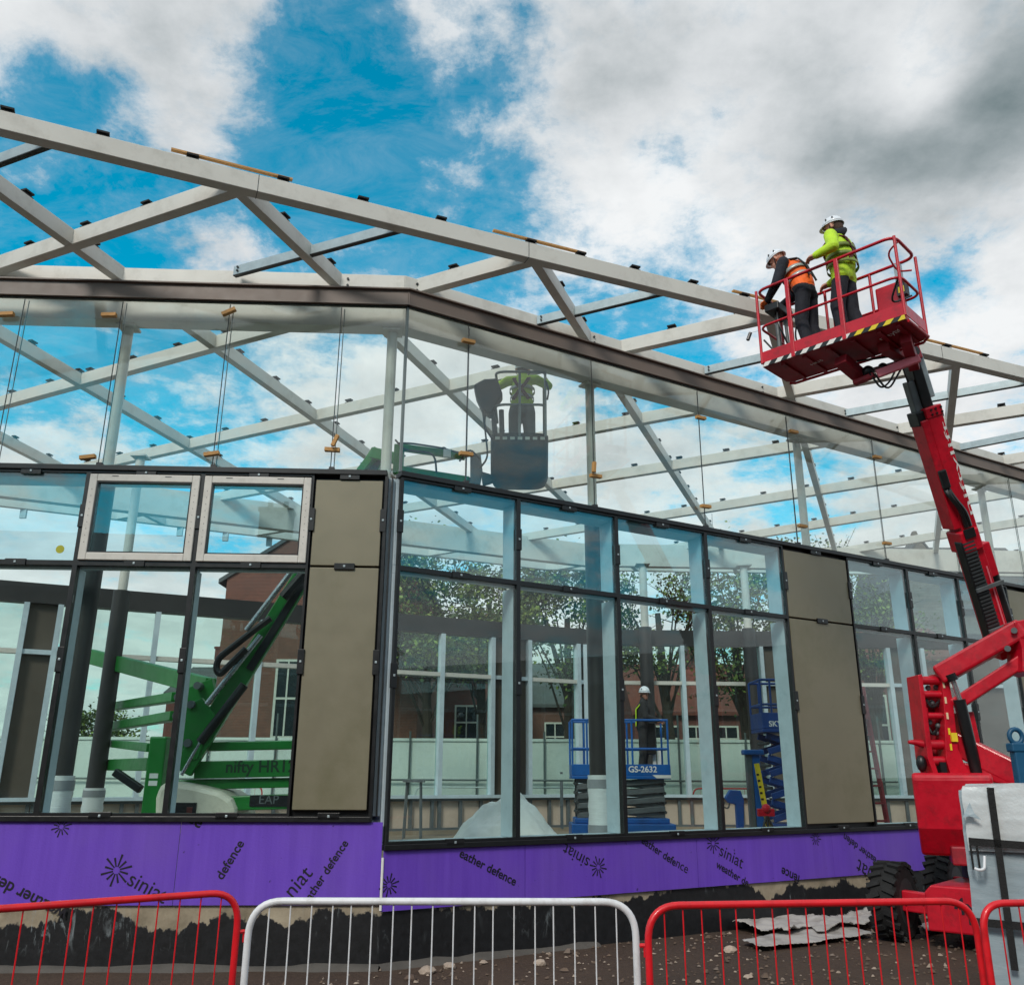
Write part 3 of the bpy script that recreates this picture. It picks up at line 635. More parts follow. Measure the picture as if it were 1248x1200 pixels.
for x0, x1, c, lab in ((-2.6, -.4, WHTUBE, 'white barrier behind the rear window above the white sheet heap'), (.1, 2.2, WHTUBE, 'white barrier behind the rear window left of the blue scissor lift'), (5.0, 7.2, REDTUBE, 'red barrier behind the rear window right of the blue scissor lift'), (7.5, 9.7, REDTUBE, 'red barrier behind the rear window beside the yellow staff'), (-9.0, -6.8, REDTUBE, 'red barrier outside behind the two left columns')):
    barrier((x0, 25.6), (x1, 25.6), c, lab, base=.35, nb=10, group='pedestrian barriers behind the building')
# ------------------------------------------------------------------ brick houses, church
def brick_mat(name, c1, c2, mortar, sc=4.5, bw=.5):
    mt, nt, b, pos = base(name)
    sp = nt.new('ShaderNodeSeparateXYZ'); nt.l.new(pos, sp.inputs[0])
    cv = nt.new('ShaderNodeCombineXYZ', i={0: nt.math('ADD', sp.outputs[0], nt.math('MULTIPLY', sp.outputs[1], .9)), 1: sp.outputs[2], 2: 0.0})
    br = nt.new('ShaderNodeTexBrick', i={'Scale': sc, 'Color1': (*lin(c1), 1), 'Color2': (*lin(c2), 1), 'Mortar': (*lin(mortar), 1), 'Mortar Size': .02, 'Brick Width': bw, 'Row Height': .25}); nt.l.new(cv.outputs[0], br.inputs[0])
    o = nt.mix(nt.ramp(nt.noise(pos, .6, 6, .65), [(.35, (0, 0, 0)), (.75, (.55, .55, .55))]), br.outputs[0], lin((70, 52, 48)))
    nt.l.new(o, b.inputs['Base Color']); b.inputs['Roughness'].default_value = .9; return mt
BR1 = brick_mat('old_red_brick', (128, 72, 58), (104, 58, 48), (140, 124, 112)); BR2 = brick_mat('dark_red_brick', (120, 50, 44), (96, 42, 38), (120, 100, 92))
STONE = brick_mat('grey_stone', (128, 124, 112), (108, 106, 98), (96, 94, 88), 1.6, .7)
SLATE = brick_mat('roof_slate', (98, 104, 104), (84, 90, 92), (66, 70, 72), 5, .5); TILE = brick_mat('red_roof_tile', (132, 66, 52), (112, 56, 46), (80, 46, 40), 5, .4)
WIN = mat('dark_window_glass', (30, 40, 46), .12, spec=.8, var=.3)
def house(label, x0, x1, y0, dep, zw, zr, wall, roofm, wins, gable=False, base_z=0.0, chim=(), name='brick_house', front=True):
    root = thing(name, ((x0+x1)/2, y0, base_z), label, 'house'); cx = (x0+x1)/2
    mb = MB()
    if gable: mb.prism([(x0, y0, base_z), (x1, y0, base_z), (x1, y0, zw), (cx, y0, zr), (x0, y0, zw)], (0, dep, 0))
    else: mb.box((x0, y0, base_z), (x1, y0+dep, zw))
    mb.build('wall', wall, root)
    mb = MB(); o = .3; t = .18
    if gable:
        for s in (-1, 1):
            xe = cx + s*((x1-x0)/2+o); ze = zw-(zr-zw)*o/((x1-x0)/2)
            mb.prism([(cx, y0-o*.3, zr+.003), (xe, y0-o*.3, ze+.003), (xe, y0-o*.3, ze+t), (cx, y0-o*.3, zr+t)], (0, dep+o*.6, 0))
    else:
        cy = y0+dep/2
        for s in (-1, 1):
            ye = cy + s*(dep/2+o); ze = zw-(zr-zw)*o/(dep/2)
            mb.prism([(x0-o*.5, cy, zr), (x0-o*.5, ye, ze), (x0-o*.5, ye, ze+t), (x0-o*.5, cy, zr+t)], (x1-x0+o, 0, 0))
        mb.m = 1; mb.prism([(x0, y0, zw), (x0, y0+dep, zw), (x0, cy, zr)], (.2, 0, 0)); mb.prism([(x1-.2, y0, zw), (x1-.2, y0+dep, zw), (x1-.2, cy, zr)], (.2, 0, 0))
    r = mb.build('roof', [roofm, wall], root)
    for (cx_, w, h) in chim:
        mb = MB(); yc = y0+dep/2 if not gable else y0+.8
        mb.box((cx_-w/2, yc-.4, zr-.8), (cx_+w/2, yc+.4, zr+h)); mb.box((cx_-w/2-.06, yc-.46, zr+h), (cx_+w/2+.06, yc+.46, zr+h+.15))
        for q in (-.25, .25): mb.tube([(cx_+q*w, yc, zr+h+.15), (cx_+q*w, yc, zr+h+.55)], .12, 8)
        mb.build('chimney', wall, r)
    for (wx, wz, ww, wh) in wins:
        mb = MB(); f = .09
        yw = y0-.03
        for a in ((wx-ww/2, wz, wx-ww/2+f, wz+wh), (wx+ww/2-f, wz, wx+ww/2, wz+wh), (wx-ww/2+f, wz, wx+ww/2-f, wz+f), (wx-ww/2+f, wz+wh-f, wx+ww/2-f, wz+wh), (wx-.03, wz+f, wx+.03, wz+wh-f), (wx-ww/2+f, wz+wh*.5-.04, wx-.03, wz+wh*.5+.04), (wx+.03, wz+wh*.5-.04, wx+ww/2-f, wz+wh*.5+.04)):
            mb.box((a[0], yw-.02, a[1]), (a[2], yw+.06, a[3]))
        fr = mb.build('window', CASE, root)
        mb = MB(); mb.box((wx-ww/2+f, yw+.01, wz+f), (wx+ww/2-f, yw+.02, wz+wh-f)); mb.build('pane', WIN, fr)
        mb = MB(); mb.box((wx-ww/2-.15, yw-.08, wz-.18), (wx+ww/2+.15, yw+.1, wz-.001)); mb.build('sill', STONE, fr)
    return root
X = lambda x, Y, y=850: ony(x, y, Y).x
house('brown brick gabled building seen through the third window from the left', X(262, 34), X(262, 34)+7.6, 34, 14, 9.0, 11.6, BR1, SLATE, [(X(349, 34), 3.0, .95, 2.9), (X(405, 34), 3.0, .95, 2.9), (X(405, 34), 6.4, .95, 1.8)], gable=True)
house('far brick terrace with chimneys behind the two left columns', -22, -14.6, 58, 9, 6.6, 8.6, BR2, SLATE, [(-20.8+k*1.75, z, 1.0, 1.5) for k in range(4) for z in (1.4, 4.4)], chim=((-20, 1.2, 1.4), (-16.5, 1.2, 1.4)))
house('far brick terrace partly behind the green boom arms', -14.2, -7, 62, 9, 6.2, 8.2, BR1, SLATE, [(-13.2+k*1.7, z, 1.0, 1.5) for k in range(4) for z in (1.4, 4.2)], chim=((-11, 1.2, 1.3),))
house('red brick house behind the leftmost tree', X(470, 46), X(612, 46), 46, 8, 6.6, 9.0, BR2, SLATE, [(X(569, 46), 3.4, 1.2, 1.7), (X(520, 46), 3.4, 1.2, 1.7), (X(495, 46), 3.4, 1.0, 1.7)], chim=((X(590, 46), 1.1, 1.2),))
house('red brick house with tiled roof behind the worker in the white helmet', X(772, 47), X(1000, 47), 47, 8, 4.9, 7.6, BR2, TILE, [(X(810+36*k, 47), 2.9, 1.3, 1.3) for k in range(5)], chim=((X(870, 47), 1.1, 1.2),))
house('dark house between two trees behind the wrapped column', X(640, 52), X(752, 52), 52, 8, 5.6, 8.2, BR1, SLATE, [(X(676, 52), 3.0, 1.2, 1.6), (X(712, 52), 3.0, 1.2, 1.6)])
house('brick building with flat bronze fascia beyond the right windows', X(1035, 40), X(1190, 40), 40, 8, 6.8, 8.6, BR2, TILE, [(X(1062, 40), 2.6, 1.3, 2.6), (X(1105, 40), 2.6, 1.1, 2.6)])
ch = house('old grey stone church with slate roof and gable cross seen through the upper glass', X(1086, 50, 690), X(1086, 50, 690)+3.6, 50, 1.2, 12.2, 15.0, STONE, SLATE, [], gable=True, name='stone_church')
cx = X(1102, 50, 660)
mb = MB(); gx = X(1086, 50, 690)+1.8; mb.prism([(gx-.22, 50.3, 14.9), (gx+.22, 50.3, 14.9), (gx+.09, 50.3, 15.5), (gx-.09, 50.3, 15.5)], (0, .3, 0)); mb.box((gx-.2, 50.4, 15.25), (gx+.2, 50.5, 15.36)); mb.build('finial', STONE, ch)
mb = MB(); mb.box((gx+1.2, 51.3, 0), (gx+16, 62, 11.6)); mb.build('nave_wall', STONE, ch)
mb = MB(); mb.prism([(gx-.2, 50.9, 11.0), (gx-.2, 57, 16.2), (gx-.2, 63, 11.0)], (9.2, 0, 0)); mb.prism([(gx+9.05, 51.1, 10.6), (gx+9.05, 57, 15.5), (gx+9.05, 63, 10.6)], (8, 0, 0)); mb.build('roof', SLATE, ch)
# unseen street behind the camera, sized and darkened for the panes to mirror
tb = house('long dark stone terrace across the street, mirrored in the lower panes', -34, 34, -24, 8, 8.6, 11.6, mat('dark_reflected_stone', (78, 74, 68), .9, var=.15), mat('dark_slate_sheet', (62, 66, 70), .8, var=.12), [], chim=((-24, 1.4, 1.3), (-8, 1.4, 1.3), (8, 1.4, 1.3), (24, 1.4, 1.3)), name='stone_terrace')
rb = thing('brick_warehouse', (38, -8, 0), 'tall dark brick warehouse off to the right, mirrored in the long wing', 'warehouse')  # unseen building, added so the long wing's lower panes mirror something dark
mb = MB(); mb.box((36, -40, 0), (46, 6, 6.4)); DB = mat('dark_reflected_brick', (70, 50, 46), .9, var=.15); mb.build('wall', DB, rb)
mb = MB(); mb.prism([(35.7, -40.3, 6.4), (46.3, -40.3, 6.4), (41, -40.3, 8.6)], (0, 46.6, 0)); mb.build('roof', mat('dark_slate_sheet', (62, 66, 70), .8, var=.12), rb)
for k in range(9):
    for z in (1.0, 4.0): mb = MB(); mb.box((35.94, -37+k*4.8, z), (35.98, -35.4+k*4.8, z+2)); mb.build('window', WIN, rb)
# ------------------------------------------------------------------ trees
LEAF1 = mat('leaf_dark', (66, 86, 44), .6, var=.5, scale=1.2); LEAF2 = mat('leaf_light', (124, 140, 64), .6, var=.4, scale=1.2); BARK = mat('bark', (58, 48, 40), .9, var=.3, bump=.5)
def tree(label, x, y, h, r, n, zc, zr, seed, base_z=0.0, leaf=.15, gaps=.5):
    rnd = random.Random(seed); root = thing('tree', (x, y, base_z), label, 'tree', 'trees behind the building')
    mb = MB(); top = V((x+rnd.uniform(-.3, .3), y, zc)); mb.tube([(x, y, base_z), (x+.1, y, base_z+h*.25), top], [.26, .2, .10], 9)
    cl = []
    for k in range(int(30*gaps+20)):
        a = rnd.uniform(0, 6.283); q = rnd.uniform(.25, 1)**.6; t = rnd.uniform(-1, 1)
        c = V((x+math.cos(a)*r*q*math.sqrt(1-t*t*.8), y+math.sin(a)*r*q*math.sqrt(1-t*t*.8), zc+t*zr)); cl.append(c)
        st = V((x, y, base_z+h*rnd.uniform(.32, .56))); mid = st.lerp(c, .55)+V((0, 0, .3))
        if rnd.random() < .42: mb.tube([st, mid, c], [.05, .03, .010], 5)
        for j in range(3):
            e = c+V((rnd.gauss(0, .7), rnd.gauss(0, .7), rnd.gauss(0, .5))); mb.tube([mid.lerp(c, rnd.uniform(.3, 1)), e], [.02, .006], 4)
    mb.build('trunk', BARK, root, smooth=True)
    mb = MB(); per = int(n*2.0)//len(cl)
    for c in cl:
        s = rnd.uniform(.3, .62)*r*.36
        for j in range(per):
            p = c+V((rnd.gauss(0, s), rnd.gauss(0, s), rnd.gauss(0, s*.7))); mb.m = 0 if rnd.random() < .62 else 1
            d = V((rnd.gauss(0, 1), rnd.gauss(0, 1), rnd.gauss(-.3, .6))).normalized(); e = d.cross(V((rnd.gauss(0, 1), rnd.gauss(0, 1), rnd.gauss(0, 1)))).normalized(); L = leaf*rnd.uniform(.6, 1.4)
            mb.add([p, p+d*L*.5+e*L*.33, p+d*L, p+d*L*.5-e*L*.33], [(0, 1, 2, 3)])
    mb.build('crown', [LEAF1, LEAF2], root); return root
tree('leafy tree left of the bend behind the rear wall', X(520, 32), 32, 9, 2.9, 4600, 7.7, 2.3, 3)
tree('dense leafy tree behind the head beam left of the wrapped column', X(585, 33), 33, 9.5, 2.6, 4600, 7.2, 1.9, 11)
tree('broad tree directly behind the blue scissor lift railing', X(690, 31), 31, 9, 2.5, 4600, 7.0, 2.0, 5)
tree('thin tree with bare twigs above the worker in the white helmet', X(812, 31), 31, 9, 2.5, 2600, 7.2, 2.0, 8, leaf=.13)
tree('thin crowned tree behind the rear column and yellow staff', X(905, 32), 32, 9, 2.6, 3200, 7.2, 2.7, 21, leaf=.13)
tree('small sparse tree seen behind the first olive panel', X(985, 33), 33, 9, 2.6, 3500, 7.4, 2.4, 14, leaf=.13)
tree('low tree top showing below the blue tinted right panes', X(1065, 34), 34, 8, 2.2, 1500, 7.0, 1.5, 31)
tree('round bushy tree low down behind the left columns', X(120, 40), 40, 4.5, 1.7, 3000, 3.0, 1.3, 19)
# ------------------------------------------------------------------ loose things on the ground in front
rnd = random.Random(4)
mb = MB()
for k in range(5200):
    y = rnd.uniform(4.3, 13.5); x = rnd.uniform(-6, 9)
    if (x+1.26)*.509-(y-9.5)*.861 < .12*.0 or (x < -1.26 and y > 9.35): continue
    s = rnd.uniform(.008, .03)*(1.0 if rnd.random() < .93 else 1.9); p = V((x, y, s*.25)); mb.m = rnd.choice((0, 0, 0, 1, 2))
    a = rnd.uniform(0, 6.28); u, w = V((math.cos(a), math.sin(a), 0))*s, V((-math.sin(a), math.cos(a), 0))*s*rnd.uniform(.5, .9)
    t = V((rnd.uniform(-.3, .3)*s, rnd.uniform(-.3, .3)*s, s*rnd.uniform(.35, .8)))
    mb.add([p-u, p-w, p+u, p+w, p+t+u*.35, p+t-u*.4+w*.2, p+t-w*.35], [(3, 2, 1, 0), (0, 1, 6, 5), (1, 2, 4, 6), (2, 3, 4), (3, 0, 5), (3, 5, 4), (4, 5, 6)])
tag(mb.build('gravel', [mat('brown_pebble', (98, 82, 70), .9, var=.3), mat('grey_pebble', (118, 104, 94), .9, var=.2), mat('pale_pebble', (158, 142, 128), .9, var=.15)]), kind='stuff')
def rock(p, s, label, m, grp=None):
    bm = bmesh.new(); bmesh.ops.create_icosphere(bm, subdivisions=2, radius=1); q = random.Random(hash(label) % 999)
    for v in bm.verts: v.co *= q.uniform(.72, 1.05); v.co.x *= s; v.co.y *= s*.8; v.co.z = v.co.z*s*.55
    me = bpy.data.meshes.new('rock'); bm.to_mesh(me); bm.free(); me.materials.append(m); o = bpy.data.objects.new('rock', me); COL.objects.link(o); o.location = V(p)+V((0, 0, s*.3)); tag(o, label, 'stone', 'broken stones on the ground'); return o
RK = mat('pale_broken_stone', (168, 152, 138), .9, var=.2, bump=.4); RK2 = mat('brown_broken_stone', (92, 76, 66), .9, var=.25, bump=.4)
for k, (x, y, s, lab, mm) in enumerate(((548, 1180, .075, 'pale pinkish stone against the plinth behind the white barrier', RK), (520, 1186, .09, 'larger pale stone heap piece left of the bend of the plinth', RK), (658, 1176, .07, 'pale stone right of the others behind the white barrier', RK), (890, 1160, .085, 'pale stone left of the crumpled grey sheeting', RK), (980, 1146, .05, 'dark stone on the edge of the crumpled sheeting', RK2), (912, 1192, .05, 'flat pale stone low in front of the red barrier bars', RK), (500, 1194, .06, 'small stone lowest left behind the white barrier', RK2))):
    rock(onz(x, y, 0), s, lab, mm)
# crumpled sheeting
def sheet(poly, label, seed, amp=.05):
    """a torn membrane: a grid clipped to the outline, heaved by noise, with thickness"""
    q = random.Random(seed); P = [onz(x, y, .03) for x, y in poly]; x0, x1 = min(p.x for p in P), max(p.x for p in P); y0, y1 = min(p.y for p in P), max(p.y for p in P)
    def inside(x, y):
        c = False
        for i in range(len(P)):
            a, b = P[i], P[i-1]
            if (a.y > y) != (b.y > y) and x < (b.x-a.x)*(y-a.y)/(b.y-a.y)+a.x: c = not c
        return c
    from mathutils import noise
    n = 70; idx = {}; mb = MB(); vs = []; fs = []
    for j in range(n+1):
        for i in range(n+1):
            x = x0+(x1-x0)*i/n; y = y0+(y1-y0)*j/n
            z = .03+amp*(1+noise.noise(V((x*2.2+seed, y*2.2, 0))))+amp*.7*abs(noise.noise(V((x*6, y*6, seed))))
            vs.append((x, y, z))
    for j in range(n):
        for i in range(n):
            if inside(x0+(x1-x0)*(i+.5)/n, y0+(y1-y0)*(j+.5)/n): a = j*(n+1)+i; fs.append((a, a+1, a+n+2, a+n+1))
    used = sorted({k for f in fs for k in f}); mp = {k: i for i, k in enumerate(used)}
    mb.add([vs[k] for k in used], [tuple(mp[k] for k in f) for f in fs])
    o = mb.build('crumpled_sheet', mat('grey_membrane', (168, 164, 160), .7, var=.12, scale=4, dirt=((98, 84, 74), .6), dscale=3), smooth=True, root=P[0]); s = o.modifiers.new('thick', 'SOLIDIFY'); s.thickness = .006; tag(o, label, 'sheet'); return o
sheet([(893, 1131), (985, 1118), (1000, 1128), (1060, 1114), (1068, 1128), (1000, 1142), (985, 1136), (960, 1146), (930, 1138)], 'torn grey sheeting crumpled on the earth left of the tyre', 2, .07)
sheet([(905, 1148), (962, 1136), (1040, 1132), (1064, 1140), (985, 1150), (925, 1157)], 'flat pale strip of sheeting lying in front of the torn piece', 5, .03)
sheet([(1120, 1128), (1182, 1122), (1182, 1131), (1130, 1138)], 'small scrap of sheeting under the red chassis', 9, .03)
# white heap inside
def heap():
    from mathutils import noise
    c = ony(618, 1000, 13.0); c.z = FLOOR; mb = MB(); n = 64; vs = []; fs = []
    for j in range(n+1):
        for i in range(n+1):
            u, w = i/n*2-1, j/n*2-1; x = c.x+u*1.0; y = c.y+w*.95
            prof = max(0, 1-abs(u-.0)**1.6)*max(0, 1-abs(w)**2)
            lump = 1.0+.25*noise.noise(V((u*2, w*2, 3)))
            z = FLOOR+.012+.93*prof**.8*lump+.16*prof*abs(noise.noise(V((u*3.5, w*3.5, 1))))+.06*prof*abs(noise.noise(V((u*9, w*9, 4))))
            vs.append((x, y, z))
    for j in range(n):
        for i in range(n): a = j*(n+1)+i; fs.append((a, a+1, a+n+2, a+n+1))
    mb.add(vs, fs); o = mb.build('sheeted_heap', mat('white_sheeting', (240, 238, 233), .6, var=.05, bump=.25, bscale=5, dirt=((160, 152, 144), .4)), smooth=True, root=c); s = o.modifiers.new('thick', 'SOLIDIFY'); s.thickness = .008; tag(o, 'heap under a white sheet inside behind the first right window mullion', 'heap')
heap()
# ------------------------------------------------------------------ wrapped pallet stack, front right
pl = ony(1184, 1100, 6.75); px0 = pl.x; pal = thing('wrapped_pallet', (px0+.55, 7.2, 0), 'tall plastic wrapped pallet stack with black straps beside the red machine', 'pallet')
WRAP = mat('milky_wrap', (150, 166, 174), .3, var=.1, scale=2, bump=.35, bscale=3.5, stretch=(1, 1, 4), coat=.3, dirt=((176, 188, 194), .7), dscale=2.5)
from mathutils import noise as NZ
def wrapped(mb, x0, x1, y0, y1, z0, z1, amp=.02, n=26):
    vs = []; fs = []
    per = [(x0, y0), (x1, y0), (x1, y1), (x0, y1)]
    ring = []
    for k in range(4):
        a, b = V(per[k]), V(per[(k+1) % 4]); ring += [a.lerp(b, i/n) for i in range(n)]
    nz = 40; cx, cy = (x0+x1)/2, (y0+y1)/2
    for j in range(nz+1):
        z = z0+(z1-z0)*j/nz; sh = 1-.03*(j/nz)**3
        for p in ring:
            q = NZ.noise(V((p.x*3, p.y*3, z*5)))*amp+NZ.noise(V((p.x*9, p.y*9, z*22)))*amp*.35
            vs.append((cx+(p.x-cx)*sh*(1+q), cy+(p.y-cy)*sh*(1+q), z+(NZ.noise(V((p.x*4, p.y*4, 9)))*.03 if j == nz else 0)))
    m = len(ring)
    for j in range(nz):
        for i in range(m): fs.append((j*m+i, j*m+(i+1) % m, (j+1)*m+(i+1) % m, (j+1)*m+i))
    vs.append((cx, cy, z1+.02)); fs += [(nz*m+i, nz*m+(i+1) % m, len(vs)-1) for i in range(m)]
    mb.add(vs, fs)
PM = Matrix.Translation((px0, 6.75, 0)) @ Matrix.Rotation(R(-30), 4, 'Z')
mb = MB(PM); wrapped(mb, 0, 1.15, 0, 1.0, .14, 1.70); mb.build('wrapping', WRAP, pal, smooth=True)
mb = MB(PM); wrapped(mb, .03, 1.1, -.03, .97, 1.30, 1.735, .025)
mb.build('loose_wrap', mat('loose_white_film', (204, 210, 212), .3, var=.08, bump=.8, bscale=4, coat=.3), pal, smooth=True)
mb = MB(PM)
for q in (0, .5, 1.0): mb.box((.02, .01+q*.43, .02), (1.13, .11+q*.43, .11))
for q in range(6): mb.box((q*.2+.01, -.01, .111), (q*.2+.13, 1.01, .139))
mb.build('pallet_base', WOOD, pal)
def onpal(x, y, out=.06):
    n = PM.to_3x3() @ V((0, -1, 0)); return onpl(x, y, PM @ V((0, -out, 0)), n)
NP = PM.to_3x3() @ V((0, -1, 0)); EP = PM.to_3x3() @ V((1, 0, 0))
A, B = onpal(1207, 962), onpal(1237, 1182); mb = MB(); mb.beam(A, B, .045, .012, up=NP); mb.beam(A+V((0, 0, .008)), A-NP*.9+V((0, 0, .03)), .045, .01); mb.build('strap', RUBBER, pal)
for y0, y1 in ((1025, 1031), (1122, 1130)):
    A, B = onpal(1182, y0), onpal(1262, y1); mb = MB(); mb.beam(A, B+(B-A)*.3, .012, .05, up=V((0, 0, 1))); mb.beam(A, A-NP*.95, .012, .05); mb.build('strap', RUBBER, pal)
A = onpal(1187, 1048, .08); mb = MB()
mb.tube(arc_path([A+EP*.0+V((0, 0, -.05))+NP*.02, A+EP*.03+NP*.03+V((0, 0, -.06)), A+EP*.06+NP*.03+V((0, 0, -.05)), A+EP*.07+NP*.0+V((0, 0, .03))], .03, 4), .010, 8); mb.m = 1
for q in (-.01, .03): mb.tube([A+EP*q+V((0, 0, -.06)), A+EP*q+V((0, 0, .10))], .007, 6)
mb.build('strap_buckle', [WHTUBE, RUBBER], pal, smooth=True)
A = onpal(1184, 990, .04); mb = MB(); mb.add([A+V((0, 0, .07))+NP*.03, A-EP*.06+V((0, 0, -.035))+NP*.05, A-EP*.015+V((0, 0, -.02))+NP*.05, A+EP*.06+V((0, 0, -.045))+NP*.04, A+EP*.02+NP*.04], [(0, 1, 2, 4), (4, 2, 3)])
o = mb.build('torn_flap', WRAP, pal); s = o.modifiers.new('thick', 'SOLIDIFY'); s.thickness = .004
A = ony(1218, 1188, 6.1); mb = MB(); mb.tube([(A.x-.16, 6.15, .02), (A.x-.06, 6.1, .05), (A.x+.06, 6.05, .03)], [.02, .028, .02], 8); tag(mb.build('cable_end', RUBBER, smooth=True, root=A), 'short black pipe end lying in front of the wrapped pallet', 'pipe')
# wooden packers in the upper glass joints
for k, (x, y, ang, lab) in enumerate(((8, 383, 5, 'wooden packer high in the leftmost upper glass joint'), (133, 384, 3, 'wooden packer high beside the first white column'), (279, 380, 28, 'tilted wooden packer hanging high in the third joint from the left'), (107, 557, 8, 'wooden packer low left of the first white column'), (258, 553, 10, 'wooden packer low above the right opening window'), (405, 548, -2, 'lower block of the wooden T above the olive corner panel'), (571, 416, 3, 'wooden packer high left of the worker in the green bucket'), (568, 553, 3, 'wooden packer low beside the green boom arm'), (726, 580, 2, 'lower block of the wooden T on the column at the centre'), (854, 509, 2, 'wooden packer high in the joint below the red platform'), (860, 617, 2, 'wooden packer low in the joint left of the first olive panel of the long wing'), (967, 526, 2, 'wooden packer high at the column below the red platform'), (978, 641, 2, 'wooden packer low at the column above the olive panel'), (1069, 557, 2, 'wooden packer high left of the red boom'), (1081, 662, 2, 'wooden packer low left of the red boom near the church gable'))):
    M = ML if x < 480 else MR; t, z = wing_t(M, x, y, -.03); Q = M @ Matrix.Translation((t, -.03, z)) @ Matrix.Rotation(R(-ang), 4, 'Y')
    mb = MB(Q); mb.box((-.085, -.03, -.022), (.085, .03, .022)); tag(mb.build('wooden_packer', WOOD, bevel=.003, root=Q.translation), lab, 'wood block', 'wooden packers in the glass joints')
for x, y, ang, lab in ((409, 538, 68, 'upright block of the wooden T above the olive corner panel'), (722, 570, 85, 'upright block of the wooden T on the column at the centre')):
    M = ML if x < 480 else MR; t, z = wing_t(M, x, y, -.055); Q = M @ Matrix.Translation((t, -.09, z)) @ Matrix.Rotation(R(-ang), 4, 'Y')
    mb = MB(Q); mb.box((-.07, -.025, -.02), (.07, .025, .02)); tag(mb.build('wooden_packer', WOOD, bevel=.003, root=Q.translation), lab, 'wood block', 'wooden packers in the glass joints')
t, z = wing_t(ML, 73, 669, -.002); Q = ML @ Matrix.Translation((t, .0, z)); mb = MB(Q); mb.tube([(0, .0038, 0), (0, .0005, 0)], .045, 20); tag(mb.build('sticker', mat('olive_yellow_sticker', (168, 168, 30), .5), root=Q.translation), 'round yellow sticker on the upper left pane', 'sticker')
# grey haunch strip along the foot of the plinth
def haunch(M, t0, t1, zf, par):
    n = int((t1-t0)/.12); vs = []; fs = []
    for i in range(n+1):
        t = t0+(t1-t0)*i/n; a = NZ.noise(V((t*1.3, 0, 5))); b = NZ.noise(V((t*4, 2, 5)))
        h = .035+.03*a+.015*b; w = .08+.06*a+.03*b
        for d, z in ((.028, h+.01), (-.02, h), (-w*.7, h*.5), (-w, -.01)): vs.append((t, d, z))
    for i in range(n):
        for j in range(3): fs.append((i*4+j, i*4+4+j, i*4+5+j, i*4+j+1))
    mb = MB(M); mb.add(vs, fs); return mb.build('haunch', mat('grey_mortar', (84, 80, 76), .9, var=.2, scale=5, bump=.4), par, smooth=True)
pw = [o for o in bpy.data.objects if o.name.startswith('plinth_wall')]
haunch(ML, -9.7, .0, 0, pw[0]); haunch(MR, .0, 2.6, 0, pw[1])
# ------------------------------------------------------------------ red boom lift
def arm(name, a, b, w, h, m, par, bevel=.012, up=(0, 0, 1), off=(0, 0, 0)):
    mb = MB(); mb.beam(V(a)+V(off), V(b)+V(off), w, h, up=up); return mb.build(name, m, par, bevel=bevel)
def rod(name, a, b, r, m, par, n=12):
    mb = MB(); mb.tube([a, b], r, n); return mb.build(name, m, par, smooth=True)
def plate(name, px, Y, th, m, par, bevel=.008, dY=None):
    P = [ony(x, y, Y if dY is None else Y+dY*(x-px[0][0])) for x, y in px]; mb = MB(); mb.prism(P, (0, th, 0)); return mb.build(name, m, par, bevel=bevel)
def hose(name, pts, r, m, par):
    for q in pts: mb = MB(); mb.tube(arc_path(q, .3, 5), r, 6); o = mb.build(name, m, par, smooth=True)
    return o
Wc = ony(1090, 1098, 11.3); U = V((.75, -.66, 0)).normalized(); VV = V((.66, .75, 0)).normalized(); Z = V((0, 0, 1))
lift = thing('boom_lift', (Wc + U*.95 + VV*.9)*1.0, 'big red articulated boom lift with black tyres carrying two workers in its raised platform', 'boom lift'); lift.location.z = 0
def wheel(c, r=.43, w=.30, par=lift, inner=1):
    mb = MB(); prof = [(-w/2, r*.60), (-w/2, r*.86), (-w*.40, r*.955), (w*.40, r*.955), (w/2, r*.86), (w/2, r*.60)]; n = 40; vs = []
    for k in range(n):
        a = 2*math.pi*k/n; d = VV*math.cos(a)+Z*math.sin(a)
        for t, rr in prof: vs.append(c+U*t+d*rr)
    m = len(prof); mb.add(vs, [(k*m+i, k*m+i+1, ((k+1) % n)*m+i+1, ((k+1) % n)*m+i) for k in range(n) for i in range(m-1)])
    for k in range(22):
        for sgn in (-1, 1):
            a = 2*math.pi*(k+(.5 if sgn > 0 else 0))/22; d = VV*math.cos(a)+Z*math.sin(a); t = -VV*math.sin(a)+Z*math.cos(a)
            mb.beam(c+d*(r*.965)+U*(sgn*.02), c+d*(r*.955)+U*(sgn*w*.53)+t*.05*1, .055, .05, up=d)
    ty = mb.build('wheel', RUBBER, par)
    mb = MB(); 
    for s in (-1, 1):
        mb.tube([c+U*(s*w*.5), c+U*(s*w*.2)], [r*.61, r*.48], 28)
        mb.tube([c+U*(s*w*.24), c+U*(s*w*.42)], [r*.22, r*.17], 16)
        for k in range(8): a = k*math.pi/4; q = c+(VV*math.cos(a)+Z*math.sin(a))*r*.33; mb.tube([q+U*(s*w*.2), q+U*(s*w*.27)], .018, 6)
    mb.build('rim', DKGREY, ty)
    return ty
for a in (0, 1.9):
    for b in (0, 1.95): wheel(Wc+U*a+VV*b)
mb = MB(); c0 = Wc+U*.95
mb.prism([c0+U*(-.48)+VV*(-.38)+Z*(-.22), c0+U*.48+VV*(-.38)+Z*(-.22), c0+U*.48+VV*(-.38)+Z*.17, c0+U*.40+VV*(-.38)+Z*.25, c0+U*(-.40)+VV*(-.38)+Z*.25, c0+U*(-.48)+VV*(-.38)+Z*.17], VV*2.7); mb.build('chassis', RED, lift, bevel=.02)
